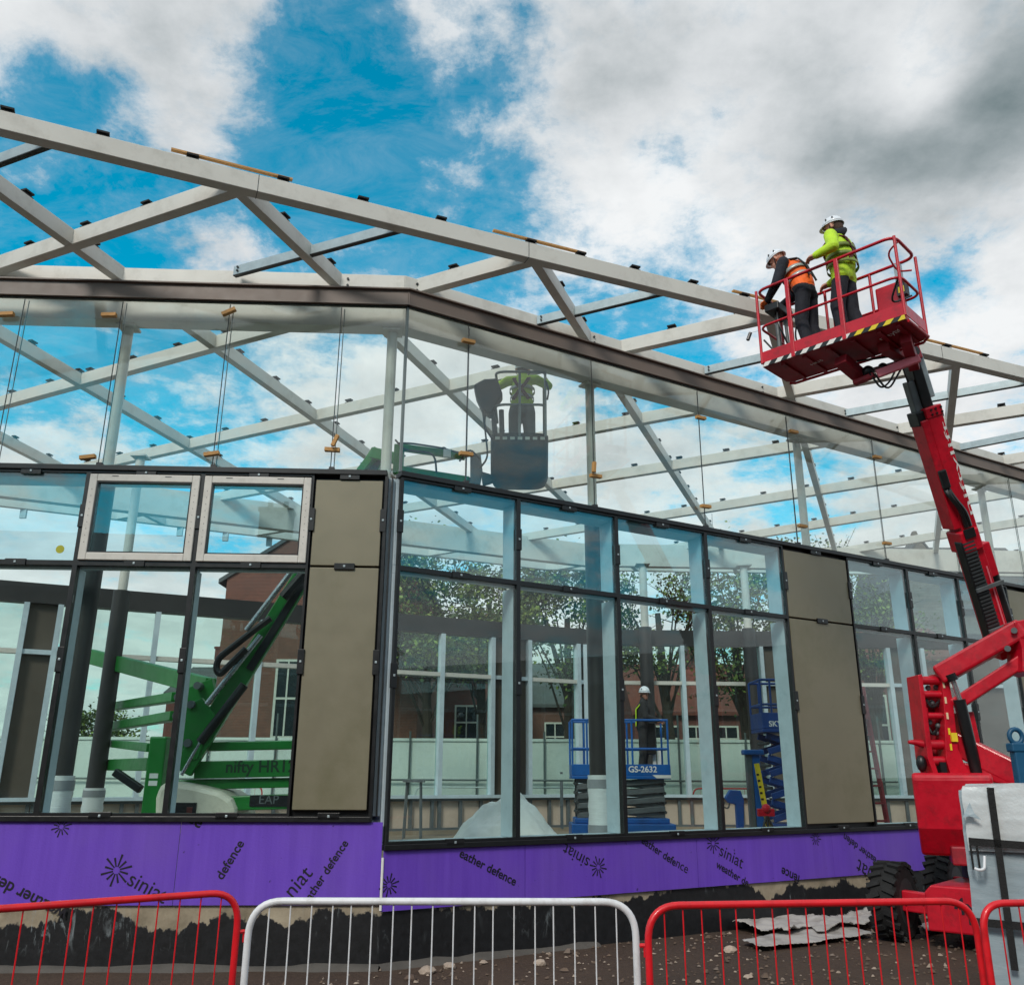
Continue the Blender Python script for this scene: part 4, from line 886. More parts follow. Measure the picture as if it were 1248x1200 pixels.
for b in (0, 1.95):
    mb = MB(); mb.beam(Wc+U*.12+VV*b, Wc+U*1.78+VV*b, .16, .15); mb.beam(Wc+U*.15+VV*(b-.13)+Z*.04, Wc+U*.55+VV*(b-.13)+Z*.02, .1, .22); mb.build('axle', RED, lift, bevel=.015)
mb = MB(); p = c0+VV*(-.381); text_into(mb, '4x4', p+U*(-.18)+Z*(-.02), p+U*.17+Z*(-.02), -VV, bold=True); mb.build('lettering', PRINT, lift)
mb = MB(); p = c0+VV*(-.384)+Z*.19; mb.beam(p+U*.05, p+U*.3, .006, .035); mb.build('warning_strip', YEL, lift)
tc_ = c0+VV*.95
rod('slew_ring', tc_+Z*.25, tc_+Z*.42, .42, DKGREY, lift, 32)
# counterweight hood: rounded, underside chamfered
h0 = ony(1110, 940, 10.75); h1 = ony(1110, 1030, 10.75); hw = V((.916, -.36, 0)).normalized(); hd = V((.42, .916, 0)).normalized()
zt, zb = h0.z-.01, h1.z-.12
mb = MB(); L = .84; prof = [(0, zt-.05), (.05, zt), (.95, zt), (.95, zb), (.28, zb-.0), (.06, zb+.30)]
mb.prism([V((h0.x, h0.y, 0))+hd*t+Z*z for t, z in prof], hw*L); hood = mb.build('counterweight_hood', RED, lift, bevel=.035)
mb = MB(); mb.beam(V((h0.x, h0.y, zb+.02))+hd*.3+hw*.3, V((h0.x, h0.y, zb+.02))+hd*.3+hw*1.3, .5, .2); mb.beam(V((h0.x, h0.y, zb-.1))+hd*.5+hw*.5, V((h0.x, h0.y, zb-.1))+hd*.5+hw*1.4, .5, .2); mb.build('turntable', DKRED, lift, bevel=.02)
mb = MB(); mb.box((h0.x+.40, h0.y+.1, zt-.01), (h0.x+.47, h0.y+.2, zt+.12)); mb.build('beacon', BLACK, hood)
q = ony(1123, 930, 10.95); mb = MB(); mb.ball(q, .075, sc=(.8, .8, 1.3)); mb.build('mirror', BLACK, lift, smooth=True)
# riser tower seen end on: two side plates and cross tubes
Yt = 10.85
plate('riser_plate', [(1119, 822), (1124, 821), (1138, 925), (1146, 948), (1139, 946), (1131, 924)], Yt, .34, RED, lift)
plate('riser_plate', [(1147, 819), (1156, 821), (1163, 866), (1168, 912), (1176, 932), (1188, 950), (1180, 957), (1160, 947), (1153, 925), (1151, 868)], Yt, .34, RED, lift)
for k, (y, r) in enumerate(((829, .052), (846, .045), (872, .04), (907, .055), (927, .055))):
    rod('cross_tube', ony(1122+k*3, y, Yt+.08), ony(1150+k*2.2, y, Yt+.08), r, RED, lift, 16)
rod('cross_tube', ony(1127, 862, Yt+.05), ony(1128, 875, Yt+.05), .035, RED, lift)
plate('riser_back', [(1124, 850), (1150, 850), (1158, 940), (1140, 940)], Yt+.26, .05, DKRED, lift)
for x, y in ((1131, 838), (1141, 837), (1136, 856), (1144, 858), (1133, 880), (1143, 884), (1141, 893)): mb = MB(); mb.ball(ony(x, y, Yt+.14), .035, 8, 5); mb.build('valve', GREYSTEEL, lift, smooth=True)
hose('hose', [[ony(1128, 850, Yt+.1), ony(1136, 864, Yt+.02), ony(1147, 852, Yt+.12)], [ony(1130, 882, Yt+.15), ony(1138, 898, Yt+.1), ony(1146, 878, Yt+.15)]], .016, BLACK, lift)
for k in range(5):
    y = 830+k*19; mb = MB(); a, b = ony(1148.5+k*2.2, y, Yt-.004), ony(1152+k*2.2, y+8, Yt-.004); mb.box((a.x, a.y-.003, b.z), (b.x, a.y+.003, a.z)); mb.build('warning_strip', YEL if k > 2 else mat('pale_cream_strip', (226, 196, 160), .5), lift)
q = ony(1163, 898, Yt-.02); mb = MB(); mb.box((q.x-.035, q.y-.01, q.z-.05), (q.x+.035, q.y+.02, q.z+.05)); mb.build('decal', YEL, lift)
mb = MB(); mb.tube([ony(1107, 904, Yt+.1), ony(1113, 904, Yt+.1), ony(1133, 908, Yt+.1)], [.02, .03, .06], 10); mb.build('spike', RED, lift, smooth=True)
# upper link arms, right knuckle
ua, ub = ony(1143, 824, Yt+.12), ony(1246, 766, 10.55)
arm('upper_link', ua, ub, .34, .23, RED, lift, .03)
la, lb = ony(1162, 860, Yt+.1), ony(1250, 803, 10.6)
arm('lower_link', la, lb, .26, .15, RED, lift, .02)
mb = MB(); d = (lb-la).normalized(); mb.beam(la+V((0, -.133, .01)), lb+V((0, -.133, .01)), .012, .012); mb.build('weld_bead', PINK, lift)
plate('knuckle', [(1236, 757), (1262, 752), (1270, 800), (1262, 822), (1247, 818), (1246, 790)], 10.42, .35, RED, lift, .012)
for x, y in ((1236, 768), (1228, 790), (1252, 812)): mb = MB(); mb.tube([ony(x, y, 10.38), ony(x, y, 10.42)], .035, 12); mb.build('pin', GREYSTEEL, lift)
for (x0, y0, x1, y1, w, h) in ((1172, 868, 1180, 905, .2, .2),): arm('bracket', ony(x0, y0, Yt+.2), ony(x1, y1, Yt+.2), w, h, RED, lift)
ra_, rb_ = ony(1164, 905, Yt+.25), ony(1242, 944, 10.7)
arm('lower_riser', ra_, rb_, .26, .26, RED, lift, .02)
arm('lower_riser', ony(1176, 936, Yt+.2), ony(1240, 952, 10.7), .22, .14, RED, lift, .02)
rod('cylinder_rod', ony(1160, 824, Yt-.08), ony(1171, 856, Yt-.06), .03, CHROME, lift); rod('lift_cylinder', ony(1169, 852, Yt-.06), ony(1194, 956, Yt+.05), .068, BLACK, lift, 16)
rod('cylinder_head', ony(1158, 821, Yt-.08), ony(1162, 829, Yt-.08), .06, BLACK, lift, 12)
# main boom
def bp(t):   # along the boom: t=0 pivot, t=1 head
    x = 1219+(1107-1219)*t; y = 800+(437-800)*t; return ony(x, y, 11.0+(9.72-11.0)*t)
bd = (bp(1)-bp(0)).normalized(); side = bd.cross(V((0, 1, 0))).normalized()   # to the camera's right
if side.x < 0: side = -side
tow = side.cross(bd).normalized(); tow = -tow if tow.y > 0 else tow       # towards the camera
def bseg(name, t0, t1, w, h, m, sx=0.0, st=0.0, bevel=.012):
    a, b = bp(t0)+side*sx+tow*st, bp(t1)+side*sx+tow*st; mb = MB(); mb.beam(a, b, w, h, up=tow); return mb.build(name, m, lift, bevel=bevel)
mainb = bseg('main_boom', .0, .83, .20, .28, RED, .03)
bseg('boom_sheath', .44, .80, .10, .25, RED, -.11, .01)
bseg('telescope', .80, .99, .13, .17, BLACK, .02); bseg('telescope_guide', .79, .93, .10, .12, GREYSTEEL, -.09); bseg('telescope_guide', .86, 1.01, .07, .13, GALV, .12, .0)
bseg('end_collar', .80, .835, .22, .30, RED, .03); bseg('slide_block', .785, .83, .11, .22, BLACK, -.12)
mb = MB()
for q in (.81, .825):
    for w in (-.06, .0, .07): p = bp(q)+side*(.05+w)+tow*.152; mb.tube([p, p+tow*.012], .014, 6)
mb.build('bolt', BLACK, lift)
ch_ = bseg('energy_chain', .03, .40, .17, .16, BLACK, -.07, .10, .02)
for k in range(30):
    t = .05+k*.0118; a = bp(t)+side*(-.07)+tow*.185; mb = MB(); mb.beam(a-side*.075, a+side*.075, .022, .014, up=tow); mb.build('chain_link', DKGREY, ch_)
bseg('boom_cover', .36, .43, .25, .30, RED, -.02, .04, .02); bseg('cover_slot', .405, .435, .14, .02, BLACK, -.03, .20, .003)
rod('boom_cylinder', bp(.03)+side*.19+tow*.05, bp(.27)+side*.19+tow*.05, .07, BLACK, lift, 14); bseg('cylinder_bracket', .26, .37, .10, .16, RED, .17, .06)
mb = MB(); mb.beam(bp(.06)+side*.085+tow*.147, bp(.30)+side*.085+tow*.147, .018, .01, up=tow); mb.build('seam_strip', PINK, lift)
hose('hose', [[bp(.585)+side*(-.12)+tow*.1, bp(.55)+side*(-.13)+tow*.2, bp(.50)+side*(-.05)+tow*.2, bp(.44)+side*(-.03)+tow*.18], [bp(.585)+side*(-.08)+tow*.1, bp(.54)+side*(-.09)+tow*.2, bp(.49)+side*(-.0)+tow*.2, bp(.44)+side*(.02)+tow*.17]], .028, BLACK, lift)
bseg('cable_box', .575, .635, .09, .06, BLACK, -.11, .155); bseg('side_strip', .45, .80, .012, .2, PINK, .137, 0, .003)
mb = MB(); a, b = bp(.47)+side*.122+tow*.141, bp(.78)+side*.122+tow*.141; text_into(mb, 'niftylift', a, b, tow, lift=.004, height=.075); mb.build('lettering', WPRINT, mainb)
for y in (.10, .235): bseg('hose_clamp', y, y+.012, .36, .03, GREYSTEEL, .02, .2, .002)
# platform
A0, D0 = onz(929.6, 448, 6.6), onz(1104, 389, 6.6); ex = (D0-A0).normalized(); LP = (D0-A0).length; ey = V((-ex.y, ex.x, 0)); ey = ey if ey.y > 0 else -ey; WP = .66
PF = Matrix.Identity(4)
for i in range(3): PF[i][0] = ex[i]; PF[i][1] = ey[i]; PF[i][2] = Z[i]; PF[i][3] = A0[i]
pt = lambda x, y, z: PF @ V((x, y, z))
mb = MB(PF); c = .07
mb.prism([(0, 0, 0), (LP, 0, 0), (LP, WP-c, 0), (LP-c, WP, 0), (c, WP, 0), (0, WP-c, 0)], (0, 0, .045)); fl = mb.build('platform_floor', DKRED, lift, bevel=.008)
mb = MB(PF)
for q in (.22, .5, .8, 1.1, 1.4, 1.62): mb.box((q, .05, -.03), (q+.05, WP-.06, -.001))
mb.build('floor_rib', DKRED, fl)
mb = MB(PF); mb.tube([(c*.2, WP-c*.2, .0), (c, WP+.02, -.01), (LP-c, WP+.02, -.01), (LP+.02, WP-c, -.0), (LP+.01, .05, 0)], .018, 8); mb.build('edge_tube', RED, fl, smooth=True)
mb = MB(PF); mb.box((0, -.012, .055), (LP, -.001, .20)); mb.box((-.012, 0, .055), (-.001, WP-.05, .20)); mb.box((LP+.001, 0, .055), (LP+.012, WP-.08, .20)); mb.box((c, WP-.01, .055), (LP-c, WP, .20)); mb.build('toe_board', RED, lift, bevel=.003)
n = 21
for k in range(n):
    x0, x1 = LP*k/n, LP*(k+1)/n; mb = MB(PF); mb.add([(x0+.0, -.016, .0), (x1+.0, -.016, .0), (x1+.05 if k < n-1 else x1, -.016, .054), (x0+.05, -.016, .054)], [(0, 1, 2, 3)])
    o = mb.build('hazard_stripe', BLACK if k % 2 else (WPRINT if k < 14 else YEL), fl); s = o.modifiers.new('thick', 'SOLIDIFY'); s.thickness = .003
HR = 1.06
def prail(name, pts, r=.019, m=RED): mb = MB(PF); mb.tube(arc_path(pts, .14, 6), r, 10); return mb.build(name, m, lift, smooth=True)
prail('top_rail', [(0, WP-.05, .2), (0, WP-.05, HR), (0, 0, HR), (LP, 0, HR), (LP, WP-.05, HR), (.9, WP-.05, HR), (0, WP-.05, HR)])
prail('mid_rail', [(0, WP-.05, .55), (0, 0, .55), (LP, 0, .55), (LP, WP-.05, .55), (.7, WP-.05, .55)], .016)
for x, y in ((0, 0), (LP, 0), (LP, WP-.05), (.62, WP-.05), (1.2, WP-.05)): prail('post', [(x, y, .05), (x, y, HR)], .018)
for x in (.42, 1.06):
    mb = MB(PF); mb.box((x-.026, -.022, .0), (x+.026, .012, HR)); mb.build('post', RED, lift, bevel=.006)
prail('gate_rail', [(.05, .0, .36), (.2, .02, .12), (.40, .0, .12)], .012, DKGREY)
prail('gate_rail', [(LP-.02, .03, .56), (LP-.22, .2, .35), (LP-.05, .45, .5)], .012, DKGREY)
prail('lanyard_loop', [(LP, .1, HR-.03), (LP-.16, .16, HR-.08), (LP-.12, .3, HR-.28), (LP, .42, HR-.26)], .011)
mb = MB(PF); mb.box((.03, .12, .80), (.22, .52, .90)); mb.box((.05, .16, .90), (.10, .20, 1.0)); mb.box((.05, .28, .90), (.10, .32, .98)); mb.box((.06, .40, .90), (.1, .44, 1.0)); mb.build('control_console', BLACK, lift, bevel=.01)
mb = MB(PF); mb.tube([(.10, .3, .05), (.10, .3, .80)], .03, 8); mb.tube([(.16, .44, .05), (.15, .42, .80)], .022, 8); mb.build('console_post', GREYSTEEL, lift)
hose('hose', [[pt(.16, .2, .82), pt(.20, .1, .6), pt(.26, .2, .3), pt(.3, .3, .08)], [pt(.2, .45, .85), pt(.33, .4, .7), pt(.30, .3, .4), pt(.4, .4, .08)]], .012, BLACK, lift)
mb = MB(PF); mb.box((1.28, WP-.16, .12), (1.60, WP-.06, .78)); mb.box((.72, WP-.14, .2), (.98, WP-.07, .72)); mb.build('tool_box', RED, lift, bevel=.02)
mb = MB(PF); mb.box((1.55, WP-.22, .55), (1.66, WP-.12, .74)); mb.m = 1; mb.box((1.56, WP-.24, .72), (1.63, WP-.16, .96)); mb.m = 2; mb.box((1.57, WP-.225, .58), (1.64, WP-.2205, .66)); mb.build('control_box', [DKGREY, GALV, YEL], lift, bevel=.01)
mb = MB(); text_into(mb, 'niftylift', pt(1.36, .30, -.001), pt(1.66, .22, -.001), V((0, 0, -1)), lift=.004); mb.build('lettering', WPRINT, fl)
mb = MB(); text_into(mb, 'HR15', pt(.5, .30, -.001), pt(.66, .27, -.001), V((0, 0, -1)), lift=.033); mb.build('lettering', WPRINT, fl)
# levelling gear under the platform
hd0 = bp(1.0)
arm('jib_link', ony(1069, 456, 9.45), ony(1121, 436, 9.3), .05, .10, PINK, lift); arm('jib_link', ony(1041, 467, 9.7), ony(1066, 457, 9.5), .08, .06, DKRED, lift)
arm('carrier_tube', ony(1024, 438, 9.5), ony(1048, 458, 9.7), .16, .12, DKRED, lift); arm('carrier_tube', pt(1.35, .35, -.06), hd0+V((0, .05, .02)), .14, .12, DKRED, lift); arm('carrier_tube', pt(1.62, .3, -.06), ony(1114, 446, 9.6), .12, .14, DKRED, lift)
rod('level_cylinder', ony(1062, 452, 9.6), ony(1104, 440, 9.6), .035, CHROME, lift); mb = MB(); mb.tube([hd0+V((0, -.17, .02)), hd0+V((0, .17, .02))], .07, 14); mb.build('head_pin', BLACK, lift, smooth=True)
arm('boom_head', hd0+bd*(-.05), hd0+Z*.14+V((-.03, 0, 0)), .26, .2, DKRED, lift)
for x, y, r in ((1058, 453, .075), (1076, 448, .06)): mb = MB(); mb.ball(ony(x, y, 9.6), r); mb.build('swivel_motor', BLACK, lift, smooth=True)
hose('hose', [[ony(1060, 455, 9.5), ony(1074, 474, 9.5), ony(1084, 466, 9.5), ony(1094, 446, 9.5)], [ony(1066, 455, 9.48), ony(1082, 478, 9.48), ony(1098, 450, 9.5)], [ony(1044, 440, 9.7), ony(1075, 436, 9.6), ony(1100, 432, 9.6)], [hd0+side*(-.1), bp(.97)+side*(-.16)+tow*.1, bp(.93)+side*(-.12)+tow*.05]], .012, BLACK, lift)
# tool dangling on a line from the platform corner
q = ony(913, 410, 9.9); mb = MB(); mb.tube([q+V((-.02, 0, -.05)), q+V((.02, 0, .05))], .022, 8); mb.tube([q+V((.02, 0, .05)), pt(0, .1, .56)], .0018, 4); tag(mb.build('dangling_tool', BLACK, root=q), 'small dark tool dangling on a thin line left of the red platform', 'tool')
# ------------------------------------------------------------------ green boom lift inside
g = ony(250, 995, 11.9); glift = thing('boom_lift', (g.x, 12.3, FLOOR), 'green articulated boom lift parked inside behind the left windows with cream cowl', 'boom lift')
Yg = 11.9
a = ony(193, 897, Yg); b = ony(193, 995, Yg)
mb = MB(); mb.box((a.x-.11, Yg, FLOOR), (a.x+.11, Yg+.34, a.z)); mb.build('mast', GREEN, glift, bevel=.02)
mb = MB(); q = ony(186, 945, Yg); 
for k in (0, 1): mb.box((q.x-.04, Yg-.005, q.z-.03-k*.09), (q.x+.07, Yg+.002, q.z+.03-k*.09))
mb.build('label_plate', WPRINT, glift)
mb = MB(); P = [(187, 1004), (188, 972), (193, 957), (205, 951), (240, 957), (268, 964), (282, 973), (287, 985), (287, 1004)]
mb.prism([ony(x, y, 11.55) for x, y in P], (.0, .95, 0)); cowl = mb.build('cowl', CREAM, glift, bevel=.07)
q = ony(222, 985, 11.54); mb = MB(); mb.box((q.x-.14, 11.53, q.z-.12), (q.x+.17, 11.552, q.z+.07)); mb.m = 1; mb.box((q.x+.06, 11.526, q.z-.06), (q.x+.13, 11.5295, q.z+.02)); mb.build('control_panel', [BLACK, mat('dark_red_gauge', (90, 40, 36), .4)], cowl, bevel=.005)
for nm, y, hh, x0, th, yy in (('riser_arm', 908, .11, 236, .2, 12.0), ('riser_arm', 936, .21, 240, .22, 11.95), ('riser_arm', 954, .12, 219, .2, 12.02), ('chassis_beam', 976, .17, 284, .5, 11.9)):
    p, q = ony(x0, y+2, yy), ony(464, y-3, yy); mb = MB(); mb.beam(p, q, th, hh); o = mb.build(nm, GREEN, glift, bevel=.012)
    if hh == .21:
        mb = MB(); d = (q-p).normalized(); text_into(mb, 'nifty HR12', ony(275, 941, yy-th/2), ony(360, 940, yy-th/2), V((0, -1, 0)), bold=True); mb.build('lettering', mat('dark_green_print', (12, 52, 26), .5), o)
    if hh == .17:
        mb = MB(); s = ony(324, 976, yy-.26); mb.box((s.x-.2, s.y-.004, s.z-.06), (s.x+.35, s.y+.004, s.z+.07)); mb.m = 1; text_into(mb, 'EAP', s+V((-.08, -.006, -.03)), s+V((.16, -.006, -.03)), V((0, -1, 0))); mb.mi = mb.mi[:6]+[1]*(len(mb.mi)-6); mb.build('label_plate', [BLACK, GREYSTEEL], o)
g0, g1 = ony(222, 940, 11.75), ony(462, 552, 12.2)
arm('main_boom', g0, g1, .2, .25, GREEN, glift); arm('boom_wear_strip', g0+(g1-g0)*.3+V((.06, -.11, -.06)), g1+V((.06, -.11, -.06)), .02, .10, BLACK, glift)
gd = (g1-g0).normalized(); gs = gd.cross(V((0, 1, 0))).normalized(); gs = gs if gs.z > 0 else -gs
mb = MB(); mb.tube([ony(252, 858, 11.62), ony(318, 774, 11.66)], .035, 10); mb.tube([ony(300, 768, 11.62), ony(356, 695, 11.66)], .035, 10); mb.build('rail_tube', CHROME, glift, smooth=True)
mb = MB(); mb.tube(arc_path([ony(330, 753, 11.6), ony(312, 766, 11.6), ony(266, 802, 11.6), ony(263, 815, 11.6), ony(268, 822, 11.6), ony(300, 790, 11.6)], .15, 5), .045, 8)
gc = mb.build('energy_chain', BLACK, glift)
mb = MB(); mb.tube([ony(345, 728, 11.58), ony(372, 697, 11.6)], .07, 8); mb.build('cable_guide', BLACK, glift)
rod('lift_cylinder', ony(298, 834, 11.7), ony(244, 904, 11.68), .06, BLACK, glift); rod('cylinder_rod', ony(246, 901, 11.68), ony(221, 944, 11.66), .025, CHROME, glift)
plate('pivot_plate', [(222, 862), (246, 850), (262, 872), (240, 925), (215, 930)], 11.66, .08, GREEN, glift)
for (x0, y0, x1, y1, h, yy, y2) in ((108, 799, 256, 837, .24, 15.6, 12.3), (138, 861, 216, 849, .13, 15.4, 12.6), (132, 886, 214, 872, .13, 15.4, 12.6), (130, 905, 186, 911, .11, 15.4, 12.6), (128, 932, 186, 931, .17, 15.2, 12.6)): arm('folded_arm', ony(x0, y0, yy), ony(x1, y1, y2), .16, h, GREEN, glift)
for (x, y, yy) in ((216, 849, 12.45), (214, 872, 12.45), (186, 911, 12.45), (186, 931, 12.45), (240, 835, 12.0), (232, 858, 11.6), (228, 905, 11.6)): rod('pin', ony(x, y, yy), ony(x, y, yy)+V((0, .3, 0)), .05, GREYSTEEL, glift)
plate('pivot_plate', [(228, 838), (258, 826), (262, 845), (236, 872), (224, 858)], 12.15, .12, GREEN, glift)
arm('strut', ony(140, 940, 12.4), ony(172, 962, 12.4), .1, .1, BLACK, glift)
# fly jib and basket behind the upper glass
Yj = 11.75
arm('fly_jib', ony(484, 573, Yj), ony(572, 587, 11.4), .10, .13, GREEN, glift); arm('fly_jib', ony(488, 545, Yj), ony(566, 556, 11.4), .09, .10, GREEN, glift)
arm('jib_end', ony(487, 542, Yj), ony(485, 578, Yj), .10, .14, GREEN, glift); arm('jib_head', ony(440, 576, 12.1), ony(462, 548, 12.0), .14, .12, GREEN, glift); arm('jib_head', ony(455, 552, 12.0), ony(487, 560, Yj), .12, .16, GREEN, glift)
plate('bracket_plate', [(573, 556), (586, 554), (588, 572), (585, 589), (573, 589)], 11.3, .12, GREYSTEEL, glift); q = ony(545, 552, 11.3); mb = MB(); mb.box((q.x-.05, 11.28, q.z-.06), (q.x+.05, 11.33, q.z+.05)); mb.build('label_plate', WPRINT, glift)
hose('hose', [[ony(486, 540, 11.6), ony(500, 540, 11.55), ony(540, 546, 11.4), ony(560, 552, 11.3), ony(582, 556, 11.3)], [ony(482, 536, 11.7), ony(492, 548, 11.6), ony(530, 552, 11.4), ony(532, 576, 11.4)], [ony(560, 562, 11.2), ony(572, 545, 11.2), ony(585, 560, 11.2)]], .014, BLACK, glift)
plate('bracket_plate', [(586, 574), (600, 578), (606, 584), (596, 588), (588, 590)], 11.25, .1, DKGREY, glift)
bk = ony(633, 585, 11.2); kx = .385; zf_ = bk.z+.08; zt_ = ony(633, 534, 11.2).z
BK = Matrix.Translation((bk.x, 11.0, 0)); 
mb = MB(BK); r_ = [(-kx, 0), (kx, 0), (kx, .55), (-kx, .55)]
n = 24; vs = []; fs = []
lv = [(zf_-.12, .80), (zf_-.10, .90), (zf_-.02, 1.0), (zt_-.04, 1.02), (zt_, 1.02), (zt_, .95), (zf_, .93)]
for z, s in lv:
    for k in range(n):
        a = 2*math.pi*k/n; e = .45; cx_, cy_ = math.copysign(abs(math.cos(a))**e, math.cos(a)), math.copysign(abs(math.sin(a))**e, math.sin(a)); vs.append((cx_*kx*s, .28+cy_*.28*s, z))
for j in range(len(lv)-1):
    for k in range(n): fs.append((j*n+k, j*n+(k+1) % n, (j+1)*n+(k+1) % n, (j+1)*n+k))
fs += [tuple(range(n)), tuple((len(lv)-1)*n+k for k in range(n))]; mb.add(vs, fs); bas = mb.build('basket_tub', mat('black_basket_plastic', (24, 28, 28), .6, var=.3, bump=.3), glift, smooth=True)
mb = MB(BK); 
for k in range(7): mb.box((-kx+.06+k*.1, -.012, zt_-.10), (-kx+.12+k*.1, -.006, zt_-.06))
mb.build('hazard_stripe', mat('faded_white_stripe', (168, 176, 170), .6), bas)
TUBE = mat('grey_tube', (112, 122, 122), .4, .4, var=.1)
zr_ = ony(633, 453, 11.0).z; zm_ = ony(633, 493, 11.0).z
for z, nm in ((zr_, 'top_rail'), (zm_, 'mid_rail')):
    mb = MB(BK); mb.tube(arc_path([(-kx+.08, .5, z-.06), (-kx+.06, .0, z-.02), (-kx+.16, .0, z), (kx-.04, .0, z), (kx-.02, .5, z)], .1, 5), .018, 8); mb.build(nm, TUBE, glift, smooth=True)
for x, y in ((kx-.04, 0), (0, 0), (-kx+.05, .5), (kx-.04, .5)): mb = MB(BK); mb.tube([(x, y, zt_-.05), (x, y, zr_ if x > -.1 else zm_)], .018, 8); mb.build('post', TUBE, glift, smooth=True)
mb = MB(); P = [(577, 468), (590, 461), (606, 460), (613, 480), (604, 492), (598, 505), (587, 497), (580, 482)]; mb.prism([ony(x, y, 11.0) for x, y in P], (0, .22, 0)); mb.build('covered_console', DKGREY, glift, bevel=.03)
hose('hose', [[ony(588, 498, 11.0), ony(592, 530, 11.0), ony(595, 558, 11.0), ony(585, 570, 11.2)], [ony(592, 500, 11.05), ony(590, 520, 11.0), ony(600, 535, 11.05)], [ony(665, 464, 10.98), ony(669, 476, 10.98), ony(667, 487, 10.98)]], .014, DKGREY, glift)
hose('console_post', [[ony(601, 500, 11.1), ony(604, 536, 11.1)], [ony(611, 500, 11.1), ony(612, 536, 11.1)]], .04, DKGREY, glift)
# ------------------------------------------------------------------ blue scissor lifts inside
def scissor(name, label, x0, x1, Y, ytop, ymid, ybox0, ybox1, ysc, dep, m, text, tx, ladder=True, links=4, fold=.10, lm=GREYSTEEL):
    a, b = ony(x0, ybox1, Y), ony(x1, ybox1, Y); X0, X1 = a.x, b.x; z = lambda y: ony((x0+x1)/2, y, Y).z
    root = thing(name, ((X0+X1)/2, Y+dep/2, FLOOR), label, 'scissor lift'); zt, zm, z1, z0, zs = z(ytop), z(ymid), z(ybox0), z(ybox1), z(ysc)
    mb = MB(); mb.box((X0, Y, z0), (X1, Y+dep, z0+.06)); mb.box((X0, Y-.0, z0+.061), (X1, Y+.03, z1)); mb.box((X0, Y+dep-.03, z0+.061), (X1, Y+dep, z1)); mb.box((X0, Y+.031, z0+.061), (X0+.03, Y+dep-.031, z1)); mb.box((X1-.03, Y+.031, z0+.061), (X1, Y+dep-.031, z1)); pf = mb.build('platform', m, root, bevel=.01)
    mb = MB(); L = X1-X0; text_into(mb, text, V((X0+L*tx[0], Y, z0+.07+tx[2])), V((X0+L*tx[1], Y, z0+.07+tx[2])), V((0, -1, 0)), bold=True); mb.build('lettering', WPRINT, pf)
    for zz, nm in ((zt, 'top_rail'), (zm, 'mid_rail')):
        mb = MB(); mb.tube([(X0+.02, Y+.02, zz), (X1-.02, Y+.02, zz), (X1-.02, Y+dep-.02, zz), (X0+.02, Y+dep-.02, zz)], .022, 8, closed=True); mb.build(nm, m, root)
    for q in (.01, .16, .5, .62, .985):
        for yy in (.02, dep-.02): mb = MB(); mb.tube([(X0+L*q, Y+yy, z1-.02), (X0+L*q, Y+yy, zt)], .02, 8); mb.build('post', m, root)
    mb = MB(); mb.box((X1-L*.28, Y+dep*.3, zm-.1), (X1-L*.12, Y+dep*.6, zt-.03)); mb.build('control_box', BLACK, root, bevel=.02)
    zb = FLOOR+.52
    n = links; hh = (z0-zb)/n
    for k in range(n):
        for s in (0, 1):
            for yy in (.12, dep-.12):
                za, zc = zb+hh*(k+.12), zb+hh*(k+.88)
                if s: za, zc = zc, za
                mb = MB(); mb.beam((X0+.1, Y+yy+s*.062, za), (X1-.12, Y+yy+s*.062, zc), .055, fold); mb.build('scissor_arm', lm, root, bevel=.01)
    for k in range(n):
        mb = MB()
        for e in (X0+.1, (X0+X1)/2, X1-.12): mb.tube([(e, Y+.08, zb+hh*(k+.5)), (e, Y+dep-.08, zb+hh*(k+.5))], .03, 8)
        mb.build('pivot_pin', DKGREY, root)
    mb = MB(); mb.box((X0-.02, Y-.03, FLOOR+.16), (X1+.05, Y+dep+.03, FLOOR+.40)); mb.box((X0+.05, Y+.05, FLOOR+.401), (X1-.05, Y+dep-.05, FLOOR+.50)); bs = mb.build('base', m, root, bevel=.02)
    for q in (.12, .86):
        for yy in (.04, dep-.04): mb = MB(); c = V((X0+L*q, Y+yy, FLOOR+.19)); mb.tube([c-V((0, .06, 0)), c+V((0, .06, 0))], .19, 20); mb.m = 1; mb.tube([c-V((0, .066, 0)), c+V((0, .066, 0))], .10, 14); mb.build('wheel', [RUBBER, GALV], root)
    if ladder:
        mb = MB()
        for q in (0, .34): mb.box((X0-.16+q*.0-.05, Y+.05+q, FLOOR+.3), (X0-.16-.01, Y+.09+q, z0-.05))
        for k in range(4): mb.box((X0-.21, Y+.091, FLOOR+.4+k*.3), (X0-.17, Y+.389, FLOOR+.44+k*.3))
        mb.build('ladder', GREYSTEEL, root)
    return root
s1 = scissor('scissor_lift', 'blue scissor lift with folded grey arms carrying the worker in the white helmet', 697, 818, 18.0, 877, 912, 931, 949, 995, .8, BLUE, 'GENIE  GS-2632', (.30, .86, .06))
q0, q1 = ony(795, 944, 17.995), ony(818, 948, 17.995); mb = MB(); mb.prism([V((q0.x, 17.99, q0.z)), V((q1.x, 17.99, q0.z)), V((q1.x, 17.99, q1.z)), V((q0.x+.08, 17.99, q1.z))], (0, -.004, 0)); mb.build('label_plate', WPRINT, s1)
mb = MB()
for x in (786, 797, 803): a, b = ony(x, 914, 18.2), ony(x+5, 931, 18.2); mb.box((a.x, 18.4, b.z), (b.x, 18.41, a.z))
mb.build('manual_case', WPRINT, s1)
